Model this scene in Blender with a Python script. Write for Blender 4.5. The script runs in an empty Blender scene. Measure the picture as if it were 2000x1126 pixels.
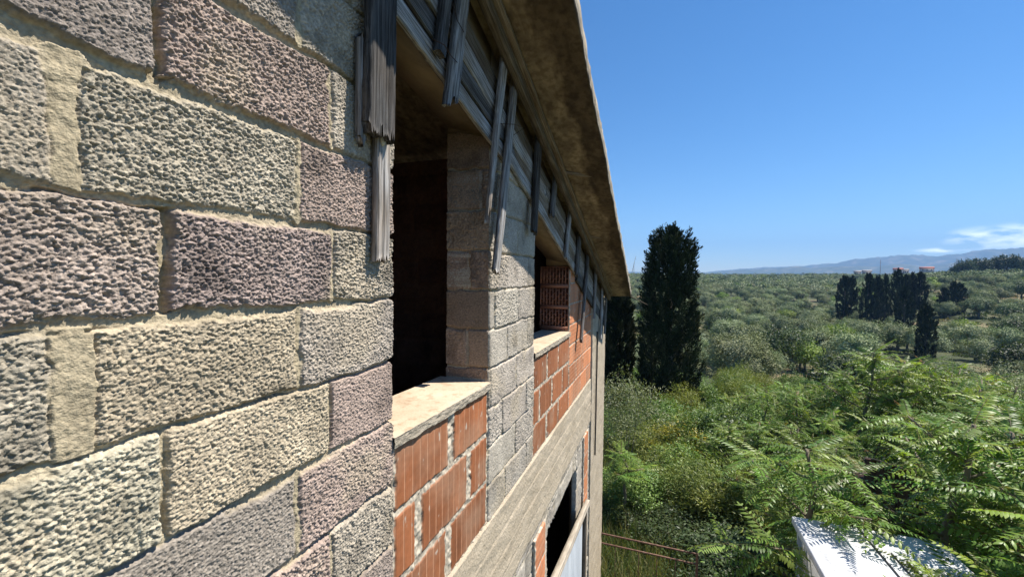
import bpy, math, random
import numpy as np
from mathutils import Matrix, Vector

# ------------------------------------------------------------------ camera, sky, sun, exposure
scene = bpy.context.scene
C = scene.collection
F_PX, YAW, PITCH, ROLL, DCAM = 816.15, 0.346875, -0.03312, 0.0109, 0.8505
fwd = np.array([math.cos(YAW)*math.cos(PITCH), math.sin(YAW)*math.cos(PITCH), math.sin(PITCH)])
rgt = np.array([math.sin(YAW), -math.cos(YAW), 0.0]); upv = np.cross(rgt, fwd)
_c, _s = math.cos(ROLL), math.sin(ROLL)
rgt, upv = _c*rgt+_s*upv, -_s*rgt+_c*upv
EYE = np.array([0.0, -DCAM, 0.0])
cam_d = bpy.data.cameras.new('camera'); cam = bpy.data.objects.new('camera', cam_d); C.objects.link(cam)
cam_d.sensor_width = 36; cam_d.lens = F_PX/2000*36; cam_d.clip_start = 0.03; cam_d.clip_end = 30000
cam.matrix_world = Matrix(((rgt[0], upv[0], -fwd[0], EYE[0]), (rgt[1], upv[1], -fwd[1], EYE[1]),
                           (rgt[2], upv[2], -fwd[2], EYE[2]), (0, 0, 0, 1)))
scene.camera = cam
scene.view_settings.view_transform = 'Standard'; scene.view_settings.look = 'None'
scene.view_settings.exposure = 0.95; scene.view_settings.gamma = 1
scene.cycles.max_bounces = 8; scene.cycles.transparent_max_bounces = 8
SUN = np.array([0.6, -1.0, 1.9]); SUN /= np.linalg.norm(SUN)
sl = bpy.data.lights.new('sun', 'SUN'); so = bpy.data.objects.new('sun', sl); C.objects.link(so)
sl.energy = 5.0; sl.angle = math.radians(0.5); sl.color = (1.0, 0.94, 0.84)
so.rotation_euler = Vector(SUN).to_track_quat('Z', 'Y').to_euler(); so.location = (0, -20, 40)
world = bpy.data.worlds.new('World'); scene.world = world; world.use_nodes = True


def ray(px, py):
    return fwd+rgt*(px-1000)/F_PX-upv*(py-563)/F_PX


def at(px, py, d):
    """point at depth d along the line of sight of a photograph pixel (used to measure places)"""
    return EYE+ray(px, py)*d


def build_world():
    nt = world.node_tree; nt.nodes.clear(); N = nt.nodes.new; L = nt.links.new
    out = N('ShaderNodeOutputWorld'); bg = N('ShaderNodeBackground'); sky = N('ShaderNodeTexSky')
    sky.sky_type = 'NISHITA'; sky.sun_disc = False
    sky.sun_elevation = math.asin(SUN[2]); sky.sun_rotation = math.atan2(SUN[0], SUN[1])
    sky.altitude = 600; sky.air_density = 1.0; sky.dust_density = 0.05; sky.ozone_density = 4.5
    bg.inputs['Strength'].default_value = 0.075
    # a low bank of thin cloud over the hills on the right
    tc = N('ShaderNodeTexCoord'); mp = N('ShaderNodeMapping'); mp.inputs['Scale'].default_value = (14, 14, 42)
    nz = N('ShaderNodeTexNoise'); nz.inputs['Scale'].default_value = 1.6; nz.inputs['Detail'].default_value = 7
    L(tc.outputs['Generated'], mp.inputs[0]); L(mp.outputs[0], nz.inputs['Vector'])
    rp = N('ShaderNodeValToRGB'); rp.color_ramp.elements[0].position = 0.42; rp.color_ramp.elements[1].position = 0.60
    L(nz.outputs[0], rp.inputs[0])
    masks = []
    for (px, py, rx, rz) in ((1912, 466, 0.050, 0.024), (1990, 462, 0.075, 0.026), (1850, 488, 0.05, 0.006)):
        d = ray(px, py); d = d/np.linalg.norm(d)
        sub = N('ShaderNodeVectorMath'); sub.operation = 'SUBTRACT'; sub.inputs[1].default_value = tuple(d)
        L(tc.outputs['Generated'], sub.inputs[0])
        sc = N('ShaderNodeVectorMath'); sc.operation = 'MULTIPLY'; sc.inputs[1].default_value = (1/rx, 1/rx, 1/rz)
        L(sub.outputs[0], sc.inputs[0])
        ln = N('ShaderNodeVectorMath'); ln.operation = 'LENGTH'; L(sc.outputs[0], ln.inputs[0])
        mr = N('ShaderNodeMapRange'); mr.interpolation_type = 'SMOOTHSTEP'
        mr.inputs[1].default_value = 1.0; mr.inputs[2].default_value = 0.1
        mr.inputs[3].default_value = 0.0; mr.inputs[4].default_value = 1.0
        L(ln.outputs['Value'], mr.inputs[0]); masks.append(mr)
    a = N('ShaderNodeMath'); a.operation = 'MAXIMUM'; L(masks[0].outputs[0], a.inputs[0]); L(masks[1].outputs[0], a.inputs[1])
    b = N('ShaderNodeMath'); b.operation = 'MAXIMUM'; L(a.outputs[0], b.inputs[0]); L(masks[2].outputs[0], b.inputs[1])
    m = N('ShaderNodeMath'); m.operation = 'MULTIPLY'; L(b.outputs[0], m.inputs[0]); L(rp.outputs[0], m.inputs[1])
    m2 = N('ShaderNodeMath'); m2.operation = 'MULTIPLY'; L(m.outputs[0], m2.inputs[0]); m2.inputs[1].default_value = 1.0
    mix = N('ShaderNodeMix'); mix.data_type = 'RGBA'
    hs = N('ShaderNodeHueSaturation'); hs.inputs['Saturation'].default_value = 1.22; hs.inputs['Value'].default_value = 1.08; L(sky.outputs[0], hs.inputs['Color'])
    L(m2.outputs[0], mix.inputs[0]); L(hs.outputs[0], mix.inputs[6]); mix.inputs[7].default_value = (19.0, 19.6, 20.5, 1)
    L(mix.outputs[2], bg.inputs[0]); L(bg.outputs[0], out.inputs[0])


build_world()

# ------------------------------------------------------------------ noise on numpy grids
def _hash(ix, iy, seed):
    h = (ix.astype(np.int64)*374761393+iy.astype(np.int64)*668265263+seed*974711) & 0xFFFFFFFF
    h = ((h ^ (h >> 13))*1274126177) & 0xFFFFFFFF
    h = ((h ^ (h >> 16))*2246822519) & 0xFFFFFFFF
    return ((h ^ (h >> 15)) & 0xFFFFFF)/float(0xFFFFFF)


def vnoise(x, y, seed=0):
    ix, iy = np.floor(x), np.floor(y); fx, fy = x-ix, y-iy
    fx = fx*fx*(3-2*fx); fy = fy*fy*(3-2*fy); ix = ix.astype(np.int64); iy = iy.astype(np.int64)
    a = _hash(ix, iy, seed); b = _hash(ix+1, iy, seed); c = _hash(ix, iy+1, seed); d = _hash(ix+1, iy+1, seed)
    return (a*(1-fx)+b*fx)*(1-fy)+(c*(1-fx)+d*fx)*fy-0.5


def fbm(x, y, seed=0, octv=4):
    o = 0; a = 1.0
    for k in range(octv):
        o = o+a*vnoise(x*2**k, y*2**k, seed+k*17); a *= 0.5
    return o


def worley(x, y, seed=0):
    ix, iy = np.floor(x).astype(np.int64), np.floor(y).astype(np.int64)
    f1 = np.full(x.shape, 9.0); idv = np.zeros(x.shape)
    for dx in (-1, 0, 1):
        for dy in (-1, 0, 1):
            cx, cy = ix+dx, iy+dy
            px = cx+0.1+0.8*_hash(cx, cy, seed+1); py = cy+0.1+0.8*_hash(cx, cy, seed+2)
            d = np.sqrt((px-x)**2+(py-y)**2); m = d < f1
            f1 = np.where(m, d, f1); idv = np.where(m, _hash(cx, cy, seed+3), idv)
    return f1, idv


def sstep(a, b, x):
    t = np.clip((x-a)/(b-a), 0, 1); return t*t*(3-2*t)


# ------------------------------------------------------------------ mesh helpers
def mesh_obj(name, V, F, mat=None, parent=None, col=None, smooth=False, mats=None, mi=None):
    """V (n,3); F array of quads/tris or list of such arrays -> ONE mesh object"""
    me = bpy.data.meshes.new(name); V = np.asarray(V, dtype=np.float32)
    Fs = F if isinstance(F, list) else [F]
    Fs = [np.asarray(f, dtype=np.int32) for f in Fs if len(f)]
    loops = np.concatenate([f.ravel() for f in Fs]); tot = np.concatenate([np.full(len(f), f.shape[1], np.int32) for f in Fs])
    start = np.concatenate([[0], np.cumsum(tot)[:-1]]).astype(np.int32)
    me.vertices.add(len(V)); me.vertices.foreach_set('co', V.ravel())
    me.loops.add(len(loops)); me.loops.foreach_set('vertex_index', loops)
    me.polygons.add(len(tot)); me.polygons.foreach_set('loop_start', start); me.polygons.foreach_set('loop_total', tot)
    if mi is not None: me.polygons.foreach_set('material_index', np.asarray(mi, np.int32))
    me.update(calc_edges=True); me.validate()
    if smooth: me.polygons.foreach_set('use_smooth', np.ones(len(me.polygons), bool))
    if col is not None:
        a = me.attributes.new('Col', 'FLOAT_COLOR', 'POINT')
        c4 = np.ones((len(V), 4), np.float32); c4[:, :3] = col; a.data.foreach_set('color', c4.ravel())
    for m in (mats or ([mat] if mat else [])): me.materials.append(m)
    o = bpy.data.objects.new(name, me); C.objects.link(o)
    if parent is not None: o.parent = parent
    return o


class MB:
    """collects boxes, prisms and tubes into one mesh"""
    def __init__(s): s.V = []; s.Q = []; s.T = []; s.n = 0
    def add(s, V, Q=(), T=()):
        V = np.asarray(V, float)
        if len(Q): s.Q.append(np.asarray(Q)+s.n)
        if len(T): s.T.append(np.asarray(T)+s.n)
        s.V.append(V); s.n += len(V)
    def box(s, a, b, b_=0.0):
        x0, y0, z0 = a; x1, y1, z1 = b; e = b_
        if e <= 0:
            s.add([(x0,y0,z0),(x1,y0,z0),(x1,y1,z0),(x0,y1,z0),(x0,y0,z1),(x1,y0,z1),(x1,y1,z1),(x0,y1,z1)],
                  [(0,3,2,1),(4,5,6,7),(0,1,5,4),(1,2,6,5),(2,3,7,6),(3,0,4,7)]); return
        r = [(x0+e,y0),(x1-e,y0),(x1,y0+e),(x1,y1-e),(x1-e,y1),(x0+e,y1),(x0,y1-e),(x0,y0+e)]
        ri = [(min(max(x,x0+e),x1-e), min(max(y,y0+e),y1-e)) for x,y in r]
        V = [(x,y,z0) for x,y in ri]+[(x,y,z0+e) for x,y in r]+[(x,y,z1-e) for x,y in r]+[(x,y,z1) for x,y in ri]
        Q = [(k*8+i, k*8+(i+1)%8, k*8+8+(i+1)%8, k*8+8+i) for k in range(3) for i in range(8)]
        s.add(V, Q+[(24,26,28,30)], [])
        s.Q.append(np.array([(6,4,2,0)])+s.n-32)
    def prism(s, prof0, prof1):
        """two matching closed outlines joined by sides; caps as fans"""
        n = len(prof0); V = list(prof0)+list(prof1)
        Q = [(i, (i+1) % n, n+(i+1) % n, n+i) for i in range(n)]
        T = [(0, i+1, i) for i in range(1, n-1)]+[(n, n+i, n+i+1) for i in range(1, n-1)]
        s.add(V, Q, T)
    def tube(s, pts, r, n=6):
        pts = np.asarray(pts, float); m = len(pts); r = np.broadcast_to(np.asarray(r, float), (m,))
        V = []
        for i in range(m):
            t = pts[min(i+1, m-1)]-pts[max(i-1, 0)]; t = t/(np.linalg.norm(t)+1e-9)
            a = np.cross(t, (0.31, 0.2, 0.93)); a /= np.linalg.norm(a)+1e-9; b = np.cross(t, a)
            for k in range(n):
                th = 2*math.pi*k/n; V.append(pts[i]+r[i]*(a*math.cos(th)+b*math.sin(th)))
        Q = [(i*n+k, i*n+(k+1) % n, (i+1)*n+(k+1) % n, (i+1)*n+k) for i in range(m-1) for k in range(n)]
        T = [(0, k+1, k) for k in range(1, n-1)]+[((m-1)*n, (m-1)*n+k, (m-1)*n+k+1) for k in range(1, n-1)]
        s.add(V, Q, T)
    def build(s, name, mat, parent=None, smooth=False, loc=None):
        V = np.concatenate(s.V); F = []
        if s.Q: F.append(np.concatenate(s.Q))
        if s.T: F.append(np.concatenate(s.T))
        if loc is not None: V = V-np.asarray(loc)
        o = mesh_obj(name, V, F, mat, parent, smooth=smooth)
        if loc is not None: o.location = loc
        return o


def tag(o, label=None, cat=None, group=None, kind=None):
    if label: o['label'] = label
    if cat: o['category'] = cat
    if group: o['group'] = group
    if kind: o['kind'] = kind
    return o


def empty(name, loc, label=None, cat=None, group=None):
    o = bpy.data.objects.new(name, None); C.objects.link(o); o.location = loc; o.empty_display_size = 0.2
    return tag(o, label, cat, group)


def copy_thing(src, loc, rz=0, sc=1.0):
    r = src.copy(); C.objects.link(r); r.location = loc; r.rotation_euler = (0, 0, rz)
    r.scale = (sc, sc, sc) if np.isscalar(sc) else sc
    for ch in src.children:
        c = ch.copy(); C.objects.link(c); c.parent = r
        for g in ch.children:
            d = g.copy(); C.objects.link(d); d.parent = c
    return r


# ------------------------------------------------------------------ materials
def new_mat(name):
    m = bpy.data.materials.new(name); m.use_nodes = True; nt = m.node_tree
    b = nt.nodes['Principled BSDF']; b.inputs['Roughness'].default_value = 0.9
    b.inputs['Specular IOR Level'].default_value = 0.25
    return m, nt, b


def ramp(nt, stops):
    r = nt.nodes.new('ShaderNodeValToRGB'); e = r.color_ramp.elements
    while len(e) < len(stops): e.new(0.5)
    for k, (p, c) in enumerate(stops):
        e[k].position = p; e[k].color = (*c, 1)
    return r


def noise_mat(name, stops, scale=(4, 4, 4), detail=8, rough=0.9, bump=0.3, bscale=60, coord='Object', dist=0.01, second=None):
    m, nt, b = new_mat(name); N = nt.nodes.new; L = nt.links.new
    tc = N('ShaderNodeTexCoord'); mp = N('ShaderNodeMapping'); mp.inputs['Scale'].default_value = scale
    L(tc.outputs[coord], mp.inputs[0])
    nz = N('ShaderNodeTexNoise'); nz.inputs['Scale'].default_value = 1; nz.inputs['Detail'].default_value = detail
    nz.inputs['Roughness'].default_value = 0.62; nz.inputs['Distortion'].default_value = 0.4
    L(mp.outputs[0], nz.inputs['Vector']); r = ramp(nt, stops); L(nz.outputs[0], r.inputs[0]); colr = r.outputs[0]
    if second:
        sc2, st2, fac = second
        n2 = N('ShaderNodeTexNoise'); n2.inputs['Scale'].default_value = sc2; n2.inputs['Detail'].default_value = 6
        L(tc.outputs[coord], n2.inputs['Vector']); r2 = ramp(nt, st2); L(n2.outputs[0], r2.inputs[0])
        mx = N('ShaderNodeMix'); mx.data_type = 'RGBA'; mx.blend_type = 'MULTIPLY'; mx.inputs[0].default_value = fac
        L(colr, mx.inputs[6]); L(r2.outputs[0], mx.inputs[7]); colr = mx.outputs[2]
    L(colr, b.inputs['Base Color']); b.inputs['Roughness'].default_value = rough
    if bump:
        n3 = N('ShaderNodeTexNoise'); n3.inputs['Scale'].default_value = bscale; n3.inputs['Detail'].default_value = 6
        L(tc.outputs[coord], n3.inputs['Vector'])
        bp = N('ShaderNodeBump'); bp.inputs['Strength'].default_value = bump; bp.inputs['Distance'].default_value = dist
        L(n3.outputs[0], bp.inputs['Height']); L(bp.outputs[0], b.inputs['Normal'])
    return m


def attr_mat(name, bscale=400, bump=0.5, dist=0.002, rough=0.95, var=(0.75, 1.15), vscale=90):
    m, nt, b = new_mat(name); N = nt.nodes.new; L = nt.links.new
    at_ = N('ShaderNodeAttribute'); at_.attribute_name = 'Col'; tc = N('ShaderNodeTexCoord')
    nz = N('ShaderNodeTexNoise'); nz.inputs['Scale'].default_value = vscale; nz.inputs['Detail'].default_value = 5
    L(tc.outputs['Object'], nz.inputs['Vector'])
    r = ramp(nt, [(0.3, (var[0],)*3), (0.7, (var[1],)*3)]); L(nz.outputs[0], r.inputs[0])
    mx = N('ShaderNodeMix'); mx.data_type = 'RGBA'; mx.blend_type = 'MULTIPLY'; mx.inputs[0].default_value = 1
    L(at_.outputs['Color'], mx.inputs[6]); L(r.outputs[0], mx.inputs[7]); L(mx.outputs[2], b.inputs['Base Color'])
    n3 = N('ShaderNodeTexNoise'); n3.inputs['Scale'].default_value = bscale; n3.inputs['Detail'].default_value = 4
    L(tc.outputs['Object'], n3.inputs['Vector'])
    bp = N('ShaderNodeBump'); bp.inputs['Strength'].default_value = bump; bp.inputs['Distance'].default_value = dist
    L(n3.outputs[0], bp.inputs['Height']); L(bp.outputs[0], b.inputs['Normal']); b.inputs['Roughness'].default_value = rough
    return m


def leaf_mat(name, trans=0.3, gloss=0.35, rough=0.45, objvar=0.25, tint=(1, 1, 1)):
    """leaf surface: the colour of each leaf comes from the mesh, a little light passes through"""
    m, nt, b = new_mat(name); N = nt.nodes.new; L = nt.links.new
    at_ = N('ShaderNodeAttribute'); at_.attribute_name = 'Col'; oi = N('ShaderNodeObjectInfo')
    hv = N('ShaderNodeHueSaturation')
    mr = N('ShaderNodeMapRange'); mr.inputs[3].default_value = 1-objvar; mr.inputs[4].default_value = 1+objvar
    L(oi.outputs['Random'], mr.inputs[0]); L(mr.outputs[0], hv.inputs['Value'])
    mh = N('ShaderNodeMapRange'); mh.inputs[3].default_value = 0.5-objvar*0.06; mh.inputs[4].default_value = 0.5+objvar*0.06
    m7 = N('ShaderNodeMath'); m7.operation = 'MULTIPLY'; m7.inputs[1].default_value = 7.31
    fr = N('ShaderNodeMath'); fr.operation = 'FRACT'
    L(oi.outputs['Random'], m7.inputs[0]); L(m7.outputs[0], fr.inputs[0]); L(fr.outputs[0], mh.inputs[0]); L(mh.outputs[0], hv.inputs['Hue'])
    L(at_.outputs['Color'], hv.inputs['Color'])
    L(hv.outputs[0], b.inputs['Base Color']); b.inputs['Roughness'].default_value = rough; b.inputs['Specular IOR Level'].default_value = gloss
    tr = N('ShaderNodeBsdfTranslucent')
    mc = N('ShaderNodeMix'); mc.data_type = 'RGBA'; mc.blend_type = 'MULTIPLY'; mc.inputs[0].default_value = 1
    L(hv.outputs[0], mc.inputs[6]); mc.inputs[7].default_value = (1.15, 1.2, 0.5, 1); L(mc.outputs[2], tr.inputs[0])
    ms = N('ShaderNodeMixShader'); ms.inputs[0].default_value = trans
    L(b.outputs[0], ms.inputs[1]); L(tr.outputs[0], ms.inputs[2]); L(ms.outputs[0], nt.nodes['Material Output'].inputs[0])
    return m


def wood_mat(name, dark, mid, light, warm):
    """weathered timber: grain runs along each board's own X axis"""
    m, nt, b = new_mat(name); N = nt.nodes.new; L = nt.links.new
    tc = N('ShaderNodeTexCoord'); oi = N('ShaderNodeObjectInfo')
    ad = N('ShaderNodeVectorMath'); ad.operation = 'ADD'; L(tc.outputs['Object'], ad.inputs[0]); L(oi.outputs['Random'], ad.inputs[1])
    mp = N('ShaderNodeMapping'); mp.inputs['Scale'].default_value = (5, 190, 190); L(ad.outputs[0], mp.inputs[0])
    nz = N('ShaderNodeTexNoise'); nz.inputs['Scale'].default_value = 1; nz.inputs['Detail'].default_value = 7; nz.inputs['Roughness'].default_value = 0.65
    L(mp.outputs[0], nz.inputs['Vector'])
    r = ramp(nt, [(0.30, dark), (0.46, mid), (0.62, light), (0.8, mid)]); L(nz.outputs[0], r.inputs[0])
    m2 = N('ShaderNodeMapping'); m2.inputs['Scale'].default_value = (4, 14, 14); L(ad.outputs[0], m2.inputs[0])
    n2 = N('ShaderNodeTexNoise'); n2.inputs['Scale'].default_value = 1; n2.inputs['Detail'].default_value = 5; L(m2.outputs[0], n2.inputs['Vector'])
    r2 = ramp(nt, [(0.35, warm), (0.62, (1, 1, 1))]); L(n2.outputs[0], r2.inputs[0])
    mx = N('ShaderNodeMix'); mx.data_type = 'RGBA'; mx.blend_type = 'MULTIPLY'; mx.inputs[0].default_value = 0.9
    L(r.outputs[0], mx.inputs[6]); L(r2.outputs[0], mx.inputs[7])
    mr = N('ShaderNodeMapRange'); mr.inputs[3].default_value = 0.6; mr.inputs[4].default_value = 1.25; L(oi.outputs['Random'], mr.inputs[0])
    hv = N('ShaderNodeHueSaturation'); L(mx.outputs[2], hv.inputs['Color']); L(mr.outputs[0], hv.inputs['Value'])
    L(hv.outputs[0], b.inputs['Base Color'])
    bp = N('ShaderNodeBump'); bp.inputs['Strength'].default_value = 0.9; bp.inputs['Distance'].default_value = 0.004
    L(nz.outputs[0], bp.inputs['Height']); L(bp.outputs[0], b.inputs['Normal']); b.inputs['Roughness'].default_value = 0.8
    return m


M = {}
M['block'] = attr_mat('pumice_block', bscale=330, bump=0.7, dist=0.003, var=(0.68, 1.2), vscale=120)
M['brick'] = attr_mat('fired_clay', bscale=260, bump=0.25, dist=0.001, rough=0.7, var=(0.86, 1.1), vscale=35)
M['concrete'] = noise_mat('cast_concrete', [(0.25, (0.34, 0.28, 0.20)), (0.5, (0.43, 0.36, 0.265)), (0.75, (0.50, 0.42, 0.315))],
                          scale=(2.6, 6, 6.5), bump=0.8, bscale=70, dist=0.006, second=(150, [(0.34, (0.45, 0.42, 0.38)), (0.46, (1, 1, 1))], 0.8))
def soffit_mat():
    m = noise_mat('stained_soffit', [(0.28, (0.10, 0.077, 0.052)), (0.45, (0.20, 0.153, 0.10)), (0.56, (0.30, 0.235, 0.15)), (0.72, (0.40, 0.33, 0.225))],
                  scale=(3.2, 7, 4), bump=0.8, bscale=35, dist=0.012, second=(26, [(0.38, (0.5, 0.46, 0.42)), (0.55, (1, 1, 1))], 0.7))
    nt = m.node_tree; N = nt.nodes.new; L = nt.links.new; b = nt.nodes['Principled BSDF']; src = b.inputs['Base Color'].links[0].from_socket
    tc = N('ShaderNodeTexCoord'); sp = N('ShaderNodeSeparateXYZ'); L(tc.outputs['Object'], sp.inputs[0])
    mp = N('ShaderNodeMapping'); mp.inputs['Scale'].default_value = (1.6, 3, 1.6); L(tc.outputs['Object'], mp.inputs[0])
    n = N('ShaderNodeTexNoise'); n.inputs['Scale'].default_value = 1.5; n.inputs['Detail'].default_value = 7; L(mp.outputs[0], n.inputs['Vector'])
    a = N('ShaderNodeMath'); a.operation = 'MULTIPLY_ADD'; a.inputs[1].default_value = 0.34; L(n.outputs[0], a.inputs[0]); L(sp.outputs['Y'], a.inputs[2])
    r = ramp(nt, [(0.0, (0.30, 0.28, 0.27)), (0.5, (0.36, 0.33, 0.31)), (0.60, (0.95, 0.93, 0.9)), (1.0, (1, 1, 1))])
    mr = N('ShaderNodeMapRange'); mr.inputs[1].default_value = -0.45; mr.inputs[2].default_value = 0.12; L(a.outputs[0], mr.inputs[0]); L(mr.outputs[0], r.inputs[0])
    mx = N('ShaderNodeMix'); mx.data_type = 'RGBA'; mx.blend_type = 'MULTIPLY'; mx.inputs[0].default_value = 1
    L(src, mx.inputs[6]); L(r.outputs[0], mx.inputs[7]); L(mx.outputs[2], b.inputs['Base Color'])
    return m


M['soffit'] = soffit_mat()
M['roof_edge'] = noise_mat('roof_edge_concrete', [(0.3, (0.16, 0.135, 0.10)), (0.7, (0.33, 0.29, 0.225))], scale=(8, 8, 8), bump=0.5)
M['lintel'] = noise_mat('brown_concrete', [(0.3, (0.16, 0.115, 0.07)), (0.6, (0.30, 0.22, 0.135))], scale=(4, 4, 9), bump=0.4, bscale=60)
M['sill'] = noise_mat('sill_screed', [(0.3, (0.43, 0.335, 0.235)), (0.7, (0.57, 0.46, 0.345))], scale=(6, 6, 6), bump=0.25, bscale=90, second=(28, [(0.3, (0.72, 0.66, 0.6)), (0.48, (1, 1, 1))], 0.8))
M['lip'] = noise_mat('sill_edge_concrete', [(0.3, (0.22, 0.19, 0.145)), (0.55, (0.36, 0.31, 0.24)), (0.75, (0.46, 0.40, 0.31))], scale=(30, 30, 30), bump=0.9, bscale=150, dist=0.004)
M['wood'] = wood_mat('weathered_wood', (0.045, 0.042, 0.04), (0.22, 0.212, 0.205), (0.52, 0.51, 0.50), (0.7, 0.6, 0.5))
M['wood_dark'] = wood_mat('charred_wood', (0.02, 0.019, 0.018), (0.085, 0.08, 0.076), (0.22, 0.215, 0.21), (0.6, 0.5, 0.42))
M['wood_brown'] = wood_mat('brown_wood', (0.05, 0.038, 0.027), (0.15, 0.12, 0.09), (0.30, 0.26, 0.21), (0.65, 0.55, 0.45))
M['wire'] = noise_mat('rusty_wire', [(0.3, (0.03, 0.02, 0.015)), (0.7, (0.08, 0.045, 0.03))], scale=(30, 30, 30), bump=0)
M['rust'] = noise_mat('rusty_steel', [(0.3, (0.08, 0.042, 0.028)), (0.55, (0.17, 0.095, 0.066)), (0.75, (0.24, 0.155, 0.115))], scale=(16, 16, 16), bump=0.3, bscale=120, rough=0.75)
M['interior'] = noise_mat('interior_dark', [(0.3, (0.045, 0.028, 0.023)), (0.7, (0.08, 0.052, 0.045))], scale=(3, 3, 3), bump=0.2)  # near-black base colour stands in for the darkness of the rooms
M['white'] = noise_mat('white_paint', [(0.3, (0.42, 0.43, 0.44)), (0.55, (0.60, 0.61, 0.63)), (0.75, (0.68, 0.69, 0.70))], scale=(3, 3, 3), bump=0.2, bscale=40, second=(14, [(0.3, (0.6, 0.6, 0.58)), (0.45, (1, 1, 1))], 0.6))
M['panel_white'] = noise_mat('side_render', [(0.3, (0.30, 0.30, 0.29)), (0.7, (0.48, 0.48, 0.47))], scale=(3, 3, 1.2), bump=0.3, bscale=40)
M['sheet'] = noise_mat('pale_sheet_metal', [(0.3, (0.20, 0.22, 0.24)), (0.7, (0.33, 0.36, 0.39))], scale=(3, 3, 1), bump=0.1, rough=0.6)
M['frame_pale'] = noise_mat('pale_timber', [(0.3, (0.24, 0.20, 0.155)), (0.7, (0.46, 0.40, 0.32))], scale=(6, 60, 60), bump=0.3)
M['shed_wood'] = noise_mat('brown_boards', [(0.3, (0.05, 0.028, 0.02)), (0.7, (0.12, 0.07, 0.05))], scale=(1, 14, 2), bump=0.3)
M['bark'] = noise_mat('bark', [(0.3, (0.05, 0.04, 0.03)), (0.7, (0.17, 0.14, 0.11))], scale=(12, 12, 3), bump=0.5, bscale=30)
M['bark_pale'] = noise_mat('pale_bark', [(0.3, (0.12, 0.10, 0.07)), (0.7, (0.26, 0.22, 0.16))], scale=(12, 12, 3), bump=0.3, bscale=30)
M['leaf'] = leaf_mat('pinnate_leaf', trans=0.42, gloss=0.3, rough=0.40, objvar=0.12)
M['olive'] = leaf_mat('olive_leaf', trans=0.08, gloss=0.15, rough=0.65, objvar=0.30)
M['shrub'] = leaf_mat('shrub_leaf', trans=0.3, gloss=0.35, rough=0.5, objvar=0.2)
M['cypress'] = leaf_mat('cypress_foliage', trans=0.05, gloss=0.12, rough=0.7, objvar=0.15)
M['hill'] = noise_mat('far_hills', [(0.35, (0.05, 0.07, 0.035)), (0.6, (0.14, 0.13, 0.08))], scale=(0.004, 0.004, 0.004), bump=0)
M['roof_tile'] = noise_mat('red_roof_tile', [(0.3, (0.38, 0.12, 0.07)), (0.7, (0.5, 0.2, 0.12))], scale=(1, 1, 1), bump=0)
M['house_wall'] = noise_mat('house_render', [(0.3, (0.28, 0.245, 0.215)), (0.7, (0.38, 0.34, 0.31))], scale=(0.4, 0.4, 0.4), bump=0)
M['glass_dark'] = noise_mat('dark_window', [(0.3, (0.02, 0.02, 0.025)), (0.7, (0.04, 0.04, 0.05))], bump=0, rough=0.3)

# ------------------------------------------------------------------ the unfinished building
WT = 0.25                                   # wall thickness
bld = empty('unfinished_building', (0, 0, -5.3), 'unfinished pumice block and clay brick building with a sloping roof and open windows', 'building')


def part(o):
    o.parent = bld; o.matrix_parent_inverse = Matrix.Translation((0, 0, 5.3)); return o


def soffit(s): return 1.81-0.325*s


BEDS = [-5.3, -5.09, -4.88, -4.67, -4.46, -4.25, -4.04, -3.83, -3.62, -3.41, -3.2, -2.99, -2.78, -2.57, -2.36, -2.15, -1.94, -1.73, -1.53, -1.325,
        -1.13, -0.92, -0.713, -0.497, -0.292, -0.083, 0.122, 0.337, 0.55, 0.76, 0.97, 1.18, 1.39, 1.6, 1.81, 2.02, 2.23, 2.44, 2.65]
CREAM, PINK, PURP, GREEN, GREY, PALE = (0.49, 0.405, 0.275), (0.335, 0.243, 0.207), (0.272, 0.213, 0.183), (0.375, 0.333, 0.25), (0.315, 0.272, 0.23), (0.43, 0.375, 0.295)
CREAM, PINK, PURP, GREEN, GREY, PALE = [tuple(0.66*np.array(c)+0.34*np.array((0.335, 0.29, 0.235))) for c in (CREAM, PINK, PURP, GREEN, GREY, PALE)]
PAL = [CREAM, PINK, PURP, GREEN, GREY, PALE]
MORT = np.array((0.40, 0.335, 0.225))
k0 = BEDS.index(-0.083)                     # course whose lower bed is at -0.083
NEAR = {  # course -> (joints (s, half width, level), colours of the blocks between them)
    k0: ([(0.095, .008, -.008), (0.505, .008, -.028), (0.909, .007, -.004)], [PURP, PURP, (0.285, .225, .198), PALE]),
    k0+1: ([(-0.03, .01, -.006), (0.37, .017, -.003), (0.797, .008, -.002)], [GREEN, PALE, GREEN, PINK]),
    k0+2: ([(0.09, .01, -.006), (0.498, .007, -.028), (0.905, .008, -.004)], [GREY, (0.30, .255, .22), PINK, PALE]),
    k0+3: ([(-0.02, .01, -.006), (0.39, .01, -.004), (0.80, .011, -.002)], [GREY, PURP, GREY, PALE]),
    k0-1: ([(-0.03, .012, -.006), (0.372, .026, -.001), (0.795, .007, -.004)], [GREY, GREEN, CREAM, GREY]),
    k0-2: ([(0.09, .01, -.006), (0.495, .007, -.012), (0.897, .006, -.010)], [GREEN, (0.41, .37, .275), CREAM, PINK]),
    k0-3: ([(-0.02, .01, -.006), (0.39, .01, -.006), (0.79, .008, -.005)], [GREEN, GREEN, GREY, PINK]),
    k0-4: ([(0.1, .01, -.006), (0.50, .01, -.006), (0.90, .008, -.004)], [GREEN, GREY, PINK, PALE]),
}


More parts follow.
